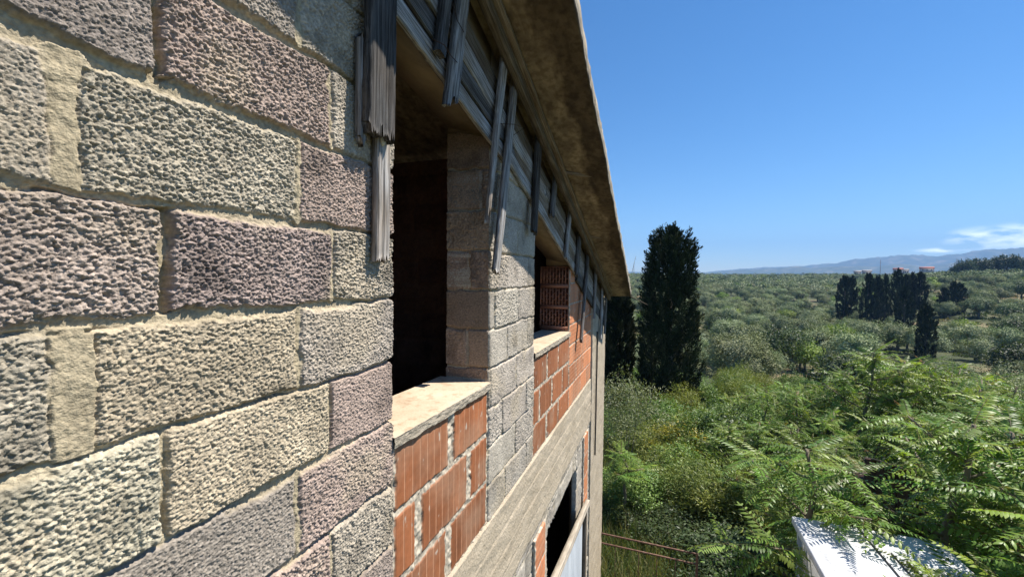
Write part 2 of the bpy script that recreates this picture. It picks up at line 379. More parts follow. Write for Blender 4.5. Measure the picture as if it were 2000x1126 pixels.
def blocks_field(S, Z, seed, amp=0.0039, cell=0.0063, greyer=0.0):
    """relief and colour of lava block masonry on wall coordinates S (along), Z (up)"""
    w = 0.0065
    Sw = S+w*fbm(S*16, Z*16, 3+seed, 3)*1.6; Zw = Z+w*fbm(S*14, Z*18, 9+seed, 3)*1.8+0.004*vnoise(S*2.3, Z*0.1, 31+seed)
    beds = np.array(BEDS); ci = np.clip(np.searchsorted(beds, Zw)-1, 0, len(beds)-2)
    dz0 = Zw-beds[ci]; dz1 = beds[ci+1]-Zw
    dS = np.full(S.shape, 9.0); lev = np.full(S.shape, -0.007); bi = np.zeros(S.shape, int); col = np.zeros(S.shape+(3,))
    for c in np.unique(ci):
        m = ci == c; sv = Sw[m]
        if seed == 0 and c in NEAR:
            js, cols = NEAR[c]; js = list(js)
            while js[-1][0]+.41 < S.max()+.5: js.append((js[-1][0]+.41, .008, -.005))
            while js[0][0]-.41 > S.min()-.5: js.insert(0, (js[0][0]-.41, .009, -.006)); cols = [PAL[(c*3+len(js)) % 6]]+cols
        else:
            off = (0.205 if c % 2 else 0.0)+0.03*math.sin(c*7.3+seed); st = math.floor((S.min()-off)/.41)-1
            js = [(off+.41*k+0.012*math.sin(k*3.1+c), .006+.003*((k*5+c) % 3)/2, -.004-.003*((k*7+c*3) % 4)) for k in range(st, int(math.ceil((S.max()-off)/.41))+2)]
            cols = None
        jp = np.array([j[0] for j in js]); b = np.searchsorted(jp, sv)
        l = np.clip(b-1, 0, len(jp)-1); r = np.clip(b, 0, len(jp)-1)
        hw = np.array([j[1]*(.62 if j[1] < .015 and j[2] > -.02 else 1) for j in js]); lv = np.array([j[2] for j in js])
        dl = np.where(b > 0, sv-jp[l]-hw[l], 9); dr = np.where(b < len(jp), jp[r]-sv-hw[r], 9)
        dS[m] = np.minimum(dl, dr); lev[m] = np.where(dl < dr, lv[l], lv[r]); bi[m] = b
        if cols is not None:
            ca = np.array([cols[min(k, len(cols)-1)] if k < len(cols) else PAL[(k*5+c*3) % 6] for k in range(len(jp)+1)]); col[m] = ca[b]
        else:
            rr = _hash(b, np.full(b.shape, c), seed+5); ca = np.array(PAL)*(1-greyer)+np.array((.40, .36, .30))*greyer
            col[m] = ca[(rr*5.99).astype(int)]
    hb = 0.0030+0.004*vnoise(S*3.1, Z*0+ci*3.7, 44)
    dB = np.minimum(dz0-hb*0.75, dz1-hb); dE = np.minimum(dS, dB)
    r1 = _hash(bi, ci, 71+seed); r2 = _hash(bi, ci, 72+seed)
    wq = 0.30; cell = cell*(0.78+0.5*r1)
    if seed == 0: up_ = sstep(-0.10, -0.07, Z); amp = amp*(1.10-.10*up_); cell = cell*(1.05-.22*up_)
    f1, id1 = worley(S/cell+wq*vnoise(S*150, Z*150, 5), Z/(cell*0.92)+wq*vnoise(S*150, Z*150, 6), 11+seed)
    f2, id2 = worley(S/(cell*.62)+.5, Z/(cell*.58), 23+seed)
    d1 = (0.15+0.85*id1)*np.sqrt(np.clip(1-(f1/0.80)**2, 0, 1)); d2 = (0.05+.65*id2)*np.sqrt(np.clip(1-(f2/.82)**2, 0, 1))
    coarse = 0.55+0.8*r1
    g = amp*coarse*(2.1*np.maximum(d1, d2)+0.35*d2-0.95+0.55*fbm(S*45, Z*45, 7+seed, 3)+.5*vnoise(S*420, Z*420, 8))
    pits = sstep(0.30, 0.46, fbm(S*62, Z*62, 55+seed, 3))
    blk = g+(r2-.5)*0.007+(r1-.5)*0.01*np.clip((S-0.5)*0.2, -.3, .3)-pits*0.0028*coarse-0.009*(1-sstep(-0.001, 0.009, dE))**1.5+0.0025*fbm(S*5, Z*5, 60, 2)
    lv = np.where(dS < dB, lev, -0.011+0.007*vnoise(S*6, Z*3, 81+seed))
    n = fbm(S*24, Z*24, 90+seed, 5)
    mort = lv+0.004*n+0.0022*fbm(S*130, Z*130, 95, 3)+.0016*d2
    smear = sstep(0.10, 0.34, fbm(S*9+ci*3, Z*22, 99+seed, 3)-0.9*np.clip(dE, -1, 1)/0.022+0.045)
    if seed == 0:                              # beds with mortar smeared over the joint
        for zb, a_, b_, wd in ((0.337, -1, .60, .016), (0.337, .6, .95, .010), (-0.083, .33, 1.0, .013), (0.122, .52, .92, .010), (0.122, -1, .33, .012), (-.497, .62, .92, .011), (-.292, -1, .35, .013), (0.55, .3, .8, .012)):
            e = np.abs(Z-zb+.004+.006*fbm(S*8, Z*3, 33, 3))-wd*(.85+.8*fbm(S*14, Z*14, 34, 4))+.006*fbm(S*75, Z*75, 36, 3); ends = sstep(a_-.03, a_+.03, S)*sstep(b_+.03, b_-.03, S)
            smear = np.maximum(smear, sstep(.007, -.005, e)*ends)
    k = sstep(-0.002, 0.0025, dE+0.0045*fbm(S*70, Z*70, 15, 3)+.002*(id1-.5))*(1-smear*0.85)
    crack = sstep(.0055, .0015, np.abs(dz1-hb*1.6+.003*n))*sstep(-0.06, 0.25, vnoise(S*5, ci*2.3, 77+seed)+.12)*(1-smear)
    h = mort*(1-k)+blk*k-crack*0.010
    h = h+(np.maximum(h, mort*0.6-0.003)-h)*sstep(.25, .9, smear)
    tone = (0.86+0.28*_hash(bi, ci, 73))[..., None]*(1+0.30*fbm(S*10, Z*10, 66, 4))[..., None]*(0.78+0.44*np.clip(id1*.7+id2*.3, 0, 1))[..., None]
    yel = sstep(0.0, 0.5, fbm(S*5+7, Z*5, 68, 4))[..., None]*0.5; soot = 1-0.35*sstep(0.12, 0.5, fbm(S*7+3, Z*7, 64, 5))[..., None]
    cb = (col*(1-yel)+np.array(CREAM)*yel)*soot
    cm = MORT*(1+0.28*n)[..., None]
    return h, cb*tone*k[..., None]+cm*(1-k)[..., None]


def grid_faces(nu, nv, flip=False):
    i = np.arange(nu*nv).reshape(nv, nu)
    q = np.stack([i[:-1, :-1], i[:-1, 1:], i[1:, 1:], i[1:, :-1]], -1).reshape(-1, 4)
    return q[:, ::-1] if flip else q


def wall_panel(name, s0, s1, z0, z1, ds, dz, seed, ragged=(0, 0), field=blocks_field, mat='block', y0=0.0, depth=WT, top=None, **kw):
    """relief panel on the wall face (looking -Y), closed at its four edges back to the inner face"""
    nu, nv = int((s1-s0)/ds)+1, int((z1-z0)/dz)+1
    s = np.linspace(s0, s1, nu); z = np.linspace(z0, z1, nv); S, Z = np.meshgrid(s, z)
    if top is not None:                        # sloping top edge
        t = top(S); Z = z0+(Z-z0)*(t-z0)/(z1-z0)
    h, col = field(S, Z, seed, **kw)
    X = S.copy(); beds = np.array(BEDS)
    ci = np.clip(np.searchsorted(beds, Z[:, 0])-1, 0, len(beds)-2); dzb = np.minimum(Z[:, 0]-beds[ci], beds[ci+1]-Z[:, 0])
    for side, sg in ((0, -1), (1, 1)):
        if ragged[side]:
            prof = ragged[side]*(0.9*vnoise(ci*5.1, ci*0+side*3., 3+seed)+0.5*fbm(Z[:, 0]*30, Z[:, 0]*0, 8, 3)-1.1*(1-sstep(0, .018, dzb)))
            e = s1 if side else s0; wgt = sstep(0.05, 0.0, np.abs(S-e)); X += prof[:, None]*wgt*sg
            h -= 0.012*sstep(0.014, 0, np.abs(S-e))**2
    V = np.stack([X, y0-h, Z], -1).reshape(-1, 3); q = [grid_faces(nu, nv)]
    idx = np.arange(nu*nv).reshape(nv, nu)
    loop = np.concatenate([idx[0, :], idx[1:, -1], idx[-1, -2::-1], idx[-2:0:-1, 0]])
    bv = V[loop].copy(); bv[:, 1] = y0+depth; n0 = len(V); m = len(loop); k = np.arange(m)
    V = np.concatenate([V, bv]); q.append(np.stack([loop, n0+k, n0+(k+1) % m, loop[(k+1) % m]], -1))
    colf = np.concatenate([col.reshape(-1, 3), col.reshape(-1, 3)[loop]])
    a, b_, c_, d_ = n0, n0+nu-1, n0+nu+nv-2, n0+2*nu+nv-3
    q.append(np.array([[a, d_, c_, b_]]))
    return part(mesh_obj(name, V, q, M[mat], None, col=colf, smooth=True))


near_top = lambda S: np.minimum(0.885-0.2*(S-1.187), soffit(S)-0.02)
wall_panel('block_wall', 0.18, 1.187, -1.05, 0.9, 0.0018, 0.00165, 0, (0, 0.012), top=lambda S: 0.0*S+0.885)
wall_panel('block_wall', -2.5, 0.18, -1.05, 0.9, 0.008, 0.008, 0, top=lambda S: 0.0*S+0.885)
wall_panel('block_wall', -2.5, 1.187, -1.32, -1.05, 0.008, 0.008, 0)
wall_panel('block_wall', 2.012, 2.832, -1.32, 0.72, 0.004, 0.0036, 40, (0.007, 0.008), top=lambda S: 0.705-0.32*(S-2.012), amp=0.0034, greyer=0.75)
# lower storey walls below the ring beam
LOW = [(-2.5, 2.84, -5.3, -1.87), (2.84, 3.27, -5.3, -1.87), (3.27, 4.5, -2.1, -1.87), (4.5, 5.35, -5.3, -1.87)]
for a in LOW:
    wall_panel('lower_wall', a[0], a[1], a[2], a[3], 0.02, 0.012, 60, depth=(.05 if a[0] == 4.5 else WT), amp=0.006, cell=0.016, greyer=0.85)


def reveal(s, z0, z1, top_z1, seed):
    """pillar face that looks back along the wall into the window"""
    ds = 0.0035; nu = int(WT/ds); nv = int((z1-z0)/ds); y = np.linspace(0.006, WT+.002, nu); z = np.linspace(z0, z1, nv)
    U, Z = np.meshgrid(y, z); Z = z0+(Z-z0)*(z1+(top_z1-z1)*U/WT-z0)/(z1-z0)
    h, col = blocks_field(U*0.95+0.11+.41*3, Z, seed, amp=0.0034, greyer=0.6)
    V = np.stack([s-0.004-h, U, Z], -1).reshape(-1, 3)
    return part(mesh_obj('window_reveal', V, grid_faces(nu, nv, True), M['block'], None, col=col.reshape(-1, 3)*np.array((.80, .68, .62)), smooth=True))  # browner block tint, darkened to put the reveal's shade into the colour


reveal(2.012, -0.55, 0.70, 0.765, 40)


def brick_field(S, Z, seed, bricks=None, ribs=7, base=(0.285, 0.103, 0.043), horizontal=False):
    """hollow clay bricks: rib grooves, thick mortar joints"""
    n = fbm(S*45, Z*45, 5+seed, 4); h = -0.004+0.010*n
    col = (np.array((0.42, 0.365, 0.285))*(1+0.7*n)[..., None])
    for i, (a, b, c, d) in enumerate(bricks):
        wob = 0.010*fbm(S*30, Z*30, 9+i, 4)
        dE = np.minimum(np.minimum(S-a, b-S), np.minimum(Z-c, d-Z))+wob; k = sstep(-0.0005, 0.0025, dE)
        u = (Z-c)/(d-c) if horizontal else (S-a)/0.36; ph = u*ribs
        t = np.abs(ph-np.floor(ph)-0.5)*2                         # 1 at the groove lines
        groove = sstep(0.80, 0.95, t); fine = np.abs(np.mod(ph*4, 1)-.5)*2
        rnd = _hash(np.array([i]), np.array([seed]), 4)[0]
        hb = 0.001+0.004*(rnd-.5)-0.0022*groove-0.0006*sstep(.75, .95, fine)-0.004*(1-sstep(0, 0.006, dE))
        cb = np.array(base)*(0.72+0.5*rnd)*(1+0.40*fbm(S*9, Z*4, 13+i, 5))[..., None]
        cb = cb*(1-groove[..., None])+np.array((0.46, 0.225, 0.125))*groove[..., None]
        dust = (0.30*sstep(-.1, .6, fbm(S*5+i, Z*5, 41+seed, 4)))[..., None]; cb = cb*(1-dust)+np.array((.40, .30, .21))*dust
        spl = (sstep(0.50, 0.62, fbm(S*40, Z*14, 21+seed, 4))*0.8)[..., None]       # mortar splashes
        cb = cb*(1-spl)+np.array((0.5, 0.44, 0.36))*spl
        h = h*(1-k)+hb*k; col = col*(1-k[..., None])+cb*k[..., None]
    return h, col


w1 = [(1.203, 1.575, -.822, -.594), (1.630, 1.996, -.826, -.594), (1.198, 1.322, -1.075, -.845), (1.376, 1.762, -1.078, -.848), (1.808, 1.996, -1.08, -.852),
      (1.203, 1.56, -1.312, -1.10), (1.615, 1.996, -1.316, -1.102)]
wall_panel('brick_infill', 1.189, 2.010, -1.322, -0.591, 0.0035, 0.004, 7, field=brick_field, mat='brick', bricks=w1, y0=0.004, depth=.24)
w2 = [(2.85, 3.20, -.825, -.594), (3.23, 3.575, -.83, -.594), (3.60, 4.02, -.835, -.594), (2.85, 2.985, -1.085, -.848), (3.02, 3.36, -1.085, -.85), (3.39, 3.74, -1.085, -.855), (3.77, 4.02, -1.09, -.858),
      (2.85, 3.19, -1.31, -1.105), (3.24, 3.59, -1.312, -1.11), (3.62, 4.02, -1.312, -1.112)]
wall_panel('brick_infill', 2.834, 4.028, -1.322, -0.591, 0.006, 0.005, 8, field=brick_field, mat='brick', bricks=w2, y0=0.004, depth=.24)
pier = []
for r in range(9):
    zt = 0.33-0.206*r; o = 0.2*(r % 2)
    for x in (4.034, 4.034+.2+o*0.5+.12, 4.7+o, 5.17):
        pass
    xs = [4.036, 4.42+o*.6, 4.80+o*.6, 5.345] if r % 2 == 0 else [4.036, 4.25, 4.64, 5.02, 5.345]
    for a, b in zip(xs[:-1], xs[1:]): pier.append((a+.004, b-.006, max(zt-0.196, -1.32), zt))
wall_panel('brick_pier', 4.03, 5.35, -1.322, 0.09, 0.008, 0.005, 9, field=brick_field, mat='brick', bricks=pier, y0=0.002, depth=.012, ribs=5,
           base=(0.52, 0.205, 0.095), horizontal=True, top=lambda S: 0.06-0.32*(S-4.03))
lowb = [(4.87, 5.12, -1.90-.25*k-.24, -1.90-.25*k) for k in range(13)]
wall_panel('brick_patch', 4.84, 5.15, -5.2, -1.9, 0.01, 0.008, 12, field=brick_field, mat='brick', bricks=lowb, y0=-0.022, depth=.02, base=(0.58, 0.22, 0.095), ribs=4, horizontal=True)
lowb = [(2.87, 3.13, -1.93-.25*k-.24, -1.93-.25*k) for k in range(13)]
wall_panel('brick_patch', 2.85, 3.15, -5.2, -1.93, 0.008, 0.008, 13, field=brick_field, mat='brick', bricks=lowb, y0=-0.022, depth=.02, base=(0.52, 0.20, 0.095), ribs=4, horizontal=True)


def hollow_face(s, rows):
    """open ends of the hollow bricks that close the second window: a web of thin clay ribs with holes between"""
    mb = MB(); y0, y1 = 0.020, 0.30
    for (z0, z1) in rows:
        mb.box((s-.005, y0, z1), (s+.10, y1, z1+.022)) if z1+.022 < .10 else None
        nc = 9; w = (y1-y0)/nc
        for i in range(nc+1):
            y = y0+i*w; mb.box((s, y-.0021, z0), (s+.22, y+.0021, z1))
        for i in range(nc):
            for k in range(1, 4):
                zz = z0+(z1-z0)*(k-(0.5 if i % 2 else 0.0))/3.0
                if z0+.01 < zz < z1-.01: mb.box((s+.001, y0+i*w+.0021, zz-.0023), (s+.22, y0+(i+1)*w-.0021, zz+.0023))
        mb.box((s, y0, z0), (s+.10, y1, z0+.007)); mb.box((s, y0, z1-.007), (s+.10, y1, z1))
    mb.box((s+.221, y0, -.56), (s+.235, y1, .12))
    return part(mb.build('hollow_brick_end', noise_mat('hollow_brick_clay', [(0.3, (0.33, 0.145, 0.09)), (0.7, (0.43, 0.21, 0.135))], scale=(9, 9, 9), bump=0.2)))


hollow_face(4.022, [(-.54, -.525), (-.51, -.325), (-.303, -.118), (-.096, .085)])


def slab(name, x0, x1, z0, z1, y0, y1, mat, nx=60, nz=10, rough=0.004, seed=3, lines=()):
    """cast concrete face with a little unevenness and formwork board lines"""
    s = np.linspace(x0, x1, nx); z = np.linspace(z0, z1, nz); S, Z = np.meshgrid(s, z)
    h = rough*(fbm(S*4, Z*9, seed, 4)*1.0+0.7*fbm(S*30, Z*30, seed+3, 3))
    for l in lines: h = h-0.004*sstep(0.008, 0.0, np.abs(Z-l+0.004*vnoise(S*3, S*0, 5)))+(0.002 if int(l*97) % 2 else -0.002)*sstep(l, l+.004, Z)
    V = np.stack([S, y0-h, Z], -1).reshape(-1, 3); idx = np.arange(nx*nz).reshape(nz, nx)
    loop = np.concatenate([idx[0, :], idx[1:, -1], idx[-1, -2::-1], idx[-2:0:-1, 0]])
    bv = V[loop].copy(); bv[:, 1] = y1; n0 = len(V); m = len(loop); k = np.arange(m)
    q = [grid_faces(nx, nz), np.stack([loop, n0+k, n0+(k+1) % m, loop[(k+1) % m]], -1), np.array([[n0, n0+2*nx+nz-3, n0+nx+nz-2, n0+nx-1]])]
    return part(mesh_obj(name, np.concatenate([V, bv]), q, M[mat], None, smooth=False))


slab('ring_beam', -2.5, 5.35, -1.87, -1.322, -0.012, WT, 'concrete', 420, 70, 0.006, 3, (-1.47, -1.61, -1.745))
slab('concrete_column', 5.35, 6.6, -5.3, -0.40, -0.018, WT, 'concrete', 130, 300, 0.005, 8, ())
for (a, b, sd) in ((1.175, 2.012, 4), (2.82, 4.026, 5)):
    nu, nv = int((b-a)/.006), 70; s = np.linspace(a, b, nu); t = np.linspace(0, 1, nv); S, T = np.meshgrid(s, t)
    # profile: down the ragged front lip, then back across the top
    lip = 0.044+0.005*fbm(s*20, s*0, sd, 4)[None, :]; Y = np.where(T < .35, -0.012, -0.012+(T-.35)/.65*(WT+.05)); Zs = np.where(T < .35, -0.55-lip*(1-T/.35), -0.55+0.004*(T-.35))
    wv = 0.0028*fbm(S*30, T*12+sd, sd+2, 4); Y = Y-np.where(T < .37, 1, .0)*wv*1.6-0.006*sstep(.3, .35, T)*0; Zs = Zs+np.where(T > .35, wv*.45, 0)-sstep(0.06, 0, np.abs(T-.35))*0.004
    if b < 2.1: Zs = Zs-0.013*(S-1.2)/.8
    V = np.stack([S, Y, Zs], -1).reshape(-1, 3); n0 = nu*nv; low = V[:nu].copy(); low[:, 1] = 0.2
    q = [grid_faces(nu, nv), np.stack([np.arange(nu-1), n0+np.arange(nu-1), n0+np.arange(1, nu), np.arange(1, nu)], -1)]
    mi = np.zeros((nv-1)*(nu-1)+nu-1, int); mi[:(nv-1)*(nu-1)].reshape(nv-1, nu-1)[:24] = 1; mi[(nv-1)*(nu-1):] = 1
    part(mesh_obj('window_sill', np.concatenate([V, low]), q, None, None, smooth=True, mats=[M['sill'], M['lip']], mi=mi))

# raking beam over the windows: outer outline follows the planks, underside a little higher inside
low_pts = [(-2.5, 0.885), (1.187, 0.885), (1.188, 0.868), (2.012, 0.715), (2.84, 0.44), (4.03, 0.10), (5.35, -0.36), (6.6, -0.40)]
mb = MB(); ss = [p[0] for p in low_pts]
for (a, za), (b, zb) in zip(low_pts[:-1], low_pts[1:]):
    if b-a < .01: continue
    up = 0.065 if (1.18 < a < 2) or (2.8 < a < 4) else 0.0
    mb.prism([(a, 0.002, za), (b, 0.002, zb), (b, 0.002, soffit(b)-.001), (a, 0.002, soffit(a)-.001)],
             [(a, WT, za+up), (b, WT, zb+up), (b, WT, soffit(b)-.001), (a, WT, soffit(a)-.001)])
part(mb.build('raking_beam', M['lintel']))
mb = MB()
mb.box((5.35, 0.003, -.398), (6.6, WT, soffit(6.6)-.004))
# roof slab with a crumbling outer edge
nx = 260; s = np.linspace(-2.6, 6.52, nx); W_ = 0.475-0.0115*s+0.006*fbm(s*6, s*0, 2, 4)
rows = []
ys = [3.9, 0.3]+list(np.linspace(0.02, 0, 2))
und = [np.stack([s, np.full(nx, 4.0), soffit(s)], -1), np.stack([s, np.full(nx, 0.3), soffit(s)], -1)]
for f in np.linspace(0, 1, 26):
    y = -W_*f; zz = soffit(s)+0.006*fbm(s*7, y*9, 4, 4)-0.012*sstep(.82, 1, f)*vnoise(s*3, y*3, 6)
    zz = zz-0.006*sstep(0.006, 0, np.abs(np.mod(s+0.08*y+0.02*fbm(y*14, s*.2, 4, 3), 1.35)-.6))*sstep(.3, .5, f)*-1
    und.append(np.stack([s, y, zz], -1))
for t in (0.25, 0.6, 1.0):
    y = -W_-0.006*t+0.008*fbm(s*22, s*0+t*5, 9, 3); und.append(np.stack([s, y, soffit(s)+0.085*t], -1))
und.append(np.stack([s, np.full(nx, 4.0), soffit(s)+0.085], -1))
V = np.concatenate(und); nr = len(und); q = [grid_faces(nx, nr, True)]
e0 = np.arange(nr)*nx; e1 = e0+nx-1
mi = np.zeros((nr-1)*(nx-1)+2, int); mi[:(nr-1)*(nx-1)].reshape(nr-1, nx-1)[nr-4:] = 1
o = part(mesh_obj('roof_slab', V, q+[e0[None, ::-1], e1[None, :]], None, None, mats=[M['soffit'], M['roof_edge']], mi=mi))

# closed shell behind the facade: floors, back and end walls (dark rooms)
mb = MB()
mb.box((-2.5, WT+.001, -1.62), (6.58, 3.9, -1.40)); mb.box((-2.5, 3.75, -5.3), (6.58, 3.9, 2.6)); mb.box((-2.6, 0.01, -5.3), (-2.502, 3.9, 2.6))
mb.box((-2.5, WT+.001, -5.3), (6.58, 3.74, -5.2))
mb.box((4.28, .31, -1.40), (4.40, 3.74, .45))  # partition added to hide a bright bar behind the second window
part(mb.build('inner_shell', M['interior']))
mb = MB(); mb.prism([(6.35, WT+.002, -5.3), (6.6, WT+.002, -5.3), (6.6, WT+.002, soffit(6.6)-.01), (6.35, WT+.002, soffit(6.35)-.01)],
                    [(6.35, 3.9, -5.3), (6.6, 3.9, -5.3), (6.6, 3.9, soffit(6.6)-.01), (6.35, 3.9, soffit(6.35)-.01)])
part(mb.build('gable_end', M['interior']))
# cross wall behind the first window, block colours darkened to imitate room shade
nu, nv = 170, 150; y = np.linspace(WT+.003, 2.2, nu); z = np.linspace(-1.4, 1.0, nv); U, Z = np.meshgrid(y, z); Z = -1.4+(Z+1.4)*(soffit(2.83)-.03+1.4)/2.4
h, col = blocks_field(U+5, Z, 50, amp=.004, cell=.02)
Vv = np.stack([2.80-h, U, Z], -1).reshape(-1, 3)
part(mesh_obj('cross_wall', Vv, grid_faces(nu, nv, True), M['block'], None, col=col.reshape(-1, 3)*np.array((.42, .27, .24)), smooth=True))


# ---- timber left from the formwork
def plank(name, p0, p1, width, thick, mat, normal=(0, -1, 0), seed=0, end0=0.0, end1=0.03, taper=1.0, twist=0.0, cut=0.0, cols=14, grooves=1.0, parent=None):
    """split, grained board from p0 to p1; its own X axis follows the grain"""
    p0, p1 = np.array(p0, float), np.array(p1, float); Lg = np.linalg.norm(p1-p0); ax = (p1-p0)/Lg
    nz_ = np.array(normal, float); nz_ -= ax*(nz_@ax); nz_ /= np.linalg.norm(nz_); ay = np.cross(nz_, ax)
    n = max(8, int(Lg/0.02)); u = np.linspace(0, 1, cols)
    top = np.stack([u, np.ones(cols)], -1); bot = np.stack([u[::-1], np.zeros(cols)], -1)
    sec = np.concatenate([top, [[1, .5]], bot, [[0, .5]]]); m = len(sec)
    rs = np.random.RandomState(seed+11); e0 = end0*rs.rand(m); e1 = end1*rs.rand(m)**1.5
    for i in range(m):                          # splinters keep the same length through the thickness
        j = int(round(sec[i, 0]*(cols-1))); e0[i] = end0*_hash(np.array([j]), np.array([seed]), 2)[0]; e1[i] = end1*_hash(np.array([j]), np.array([seed]), 3)[0]**1.4+cut*sec[i, 0]
    V = []
    for k in range(n):
        t = k/(n-1); wf = 1-(1-taper)*t**1.5
        x = e0+(Lg-e1-e0)*t
        yy = (sec[:, 0]-.5)*width*wf; gz = fbm(sec[:, 0]*11+seed, x*1.6+seed*.7, seed, 3); gr = np.minimum(gz, 0)*thick*0.45*grooves
        zz = np.where(sec[:, 1] > .9, thick+gr, np.where(sec[:, 1] < .1, 0, thick*.5)); edge = (np.abs(sec[:, 0]-.5) > .48)*(sec[:, 1] > .9)
        zz = zz-edge*thick*.15; yy = yy+width*0.05*fbm(x*5, sec[:, 1]*0+seed, seed+4, 3)+(np.abs(sec[:, 0]-.5) > .49)*width*.04*fbm(x*30, sec[:, 0]*9, seed, 2)
        a = twist*t; V.append(np.stack([x, yy*math.cos(a)-zz*math.sin(a), yy*math.sin(a)+zz*math.cos(a)], -1))
    V = np.concatenate(V); k = np.arange(m); Q = [np.stack([i*m+k, i*m+(k+1) % m, (i+1)*m+(k+1) % m, (i+1)*m+k], -1) for i in range(n-1)]
    strip = lambda b: np.array([(b+j, b+2*cols-j, b+2*cols-1-j, b+j+1) for j in range(cols-1)])
    caps = [strip(0)[:, ::-1], strip((n-1)*m)]
    o = mesh_obj(name, V, [np.concatenate(Q)[:, ::-1]]+[c_[:, ::-1] for c_ in caps], M[mat], None)
    Mx = Matrix(((ax[0], ay[0], nz_[0], p0[0]), (ax[1], ay[1], nz_[1], p0[1]), (ax[2], ay[2], nz_[2], p0[2]), (0, 0, 0, 1)))
    o.parent = bld if parent is None else parent; o.matrix_parent_inverse = Matrix.Translation((0, 0, 5.3)) if parent is None else parent.matrix_basis.inverted()
    o.matrix_basis = Mx if parent is None else Mx
    return o


def on(px, py, Y):
    d = ray(px, py); t = (Y+DCAM)/d[1]; return EYE+d*t


# rows of boards along the rake (formwork of the beam)
rk = np.array([1, 0, -0.325]); 
def rake(s0, s1, drop0, drop1, w, th, mat, seed, Y=-0.004, **k):
    return plank('formwork_board', (s0, Y, soffit(s0)-drop0), (s1, Y, soffit(s1)-drop1), w, th, mat, seed=seed, **k)
rake(0.6, 2.26, 0.62, 0.44, 0.075, 0.022, 'wood', 1, end1=.10)
rake(0.7, 2.35, 0.50, 0.335, 0.085, 0.020, 'wood_dark', 2)
rake(0.5, 3.0, 0.36, 0.235, 0.095, 0.024, 'wood', 3)
rake(0.5, 3.3, 0.24, 0.135, 0.085, 0.018, 'wood_brown', 4)
rake(2.20, 4.3, 0.415, 0.40, 0.085, 0.022, 'wood', 5, end1=.05)
rake(2.30, 4.1, 0.315, 0.315, 0.09, 0.02, 'wood_brown', 6)
rake(3.0, 5.3, 0.215, 0.22, 0.09, 0.024, 'wood', 7)
rake(3.3, 6.4, 0.115, 0.12, 0.08, 0.018, 'wood_brown', 8)
rake(4.25, 6.5, 0.42, 0.42, 0.13, 0.022, 'wood_dark', 9, end1=.2)
rake(4.12, 6.5, 0.31, 0.32, 0.09, 0.026, 'wood', 10)
rake(5.3, 6.5, 0.21, 0.22, 0.09, 0.022, 'wood_brown', 12)
# long batten and a board under the soffit
plank('soffit_batten', (0.4, -0.065, soffit(.4)-.05), (6.48, -0.065, soffit(6.48)-.05), 0.05, 0.045, 'wood_brown', normal=(0, -1, 0), seed=20, end1=.02)
plank('soffit_board', (0.4, -0.118, soffit(.4)-.004), (6.4, -0.118, soffit(6.4)-.004), 0.05, 0.022, 'wood_brown', normal=(0.3, 0, -1), seed=21)
# hanging cleats, nearest first
plank('hanging_board', on(738, -60, -.035), on(731, 272, -.035), 0.118, 0.030, 'wood_dark', seed=31, end1=.045, grooves=1.3, cols=30)
low_board = plank('hanging_board', on(742, 150, -.012), on(738, 512, -.014), 0.062, 0.022, 'wood', seed=32, end1=.03, grooves=1.2, cols=22)
a_ = np.linspace(0, 2*math.pi, 15)[:-1]; kn = MB()
kn.add([(x, y, z) for f, z in ((1.0, 0), (.8, .006), (.35, .009)) for x, y in zip(.022*f*np.cos(a_), .010*f*np.sin(a_))], [(j*14+i, j*14+(i+1) % 14, j*14+14+(i+1) % 14, j*14+14+i) for j in range(2) for i in range(14)], [(28, 28+i, 28+i+1) for i in range(1, 13)])
kn = kn.build('knot', noise_mat('pale_knot', [(0.3, (0.34, 0.29, 0.2)), (0.7, (0.55, 0.49, 0.36))], scale=(80, 80, 80), bump=0.3, bscale=200), low_board, smooth=True); kn.location = (.20, -.014, .023)
plank('hanging_board', on(703, 68, -.012), on(703, 290, -.012), 0.042, 0.022, 'wood', seed=33, end0=.02, end1=.06)
CL = [((905, -60), (871, 222), .075, .03, 'wood', .05, -.040, 'c'), ((872, -60), (852, 108), .05, .03, 'wood_dark', .0, -.034, ''),
      ((982, 105), (946, 440), .062, .024, 'wood', .22, -.040, 's'), ((1003, 140), (964, 535), .06, .026, 'wood', .02, -.036, ''),
      ((1049, 248), (1039, 458), .075, .03, 'wood_dark', .05, -.036, ''), ((1083, 335), (1075, 426), .07, .024, 'wood_dark', .04, -.036, ''),
      ((1112, 405), (1102, 505), .065, .024, 'wood', .04, -.036, ''), ((1131, 448), (1124, 540), .1, .024, 'wood_dark', .06, -.034, ''),
      ((1147, 490), (1132, 668), .07, .026, 'wood_dark', .04, -.036, ''), ((1162, 526), (1158, 622), .07, .026, 'wood', .04, -.036, ''),
      ((1175, 556), (1171, 662), .07, .026, 'wood', .04, -.036, ''), ((1183, 570), (1179, 652), .06, .026, 'wood', .04, -.036, '')]
for i, (a, b, w, t, mt, e, Y, fl) in enumerate(CL):
    o = plank('hanging_board', on(a[0], a[1], Y), on(b[0], b[1], Y), w, t, mt, seed=40+i, end1=e, cut=(.06 if fl == 'c' else 0), taper=(.25 if fl == 's' else 1))
# tie wires
def wire(pts, r=0.0018):
    mb = MB(); mb.tube(pts, r, 5); return part(mb.build('tie_wire', M['wire'], smooth=True))
wire([on(884, 5, -.075), on(893, 40, -.078), on(906, 63, -.075)]); wire([on(846, 77, -.07), on(868, 88, -.078), on(880, 108, -.078), on(893, 122, -.072)])
wire([on(978, 242, -.07), on(1005, 243, -.075), on(1024, 250, -.06), on(1003, 264, -.045)])
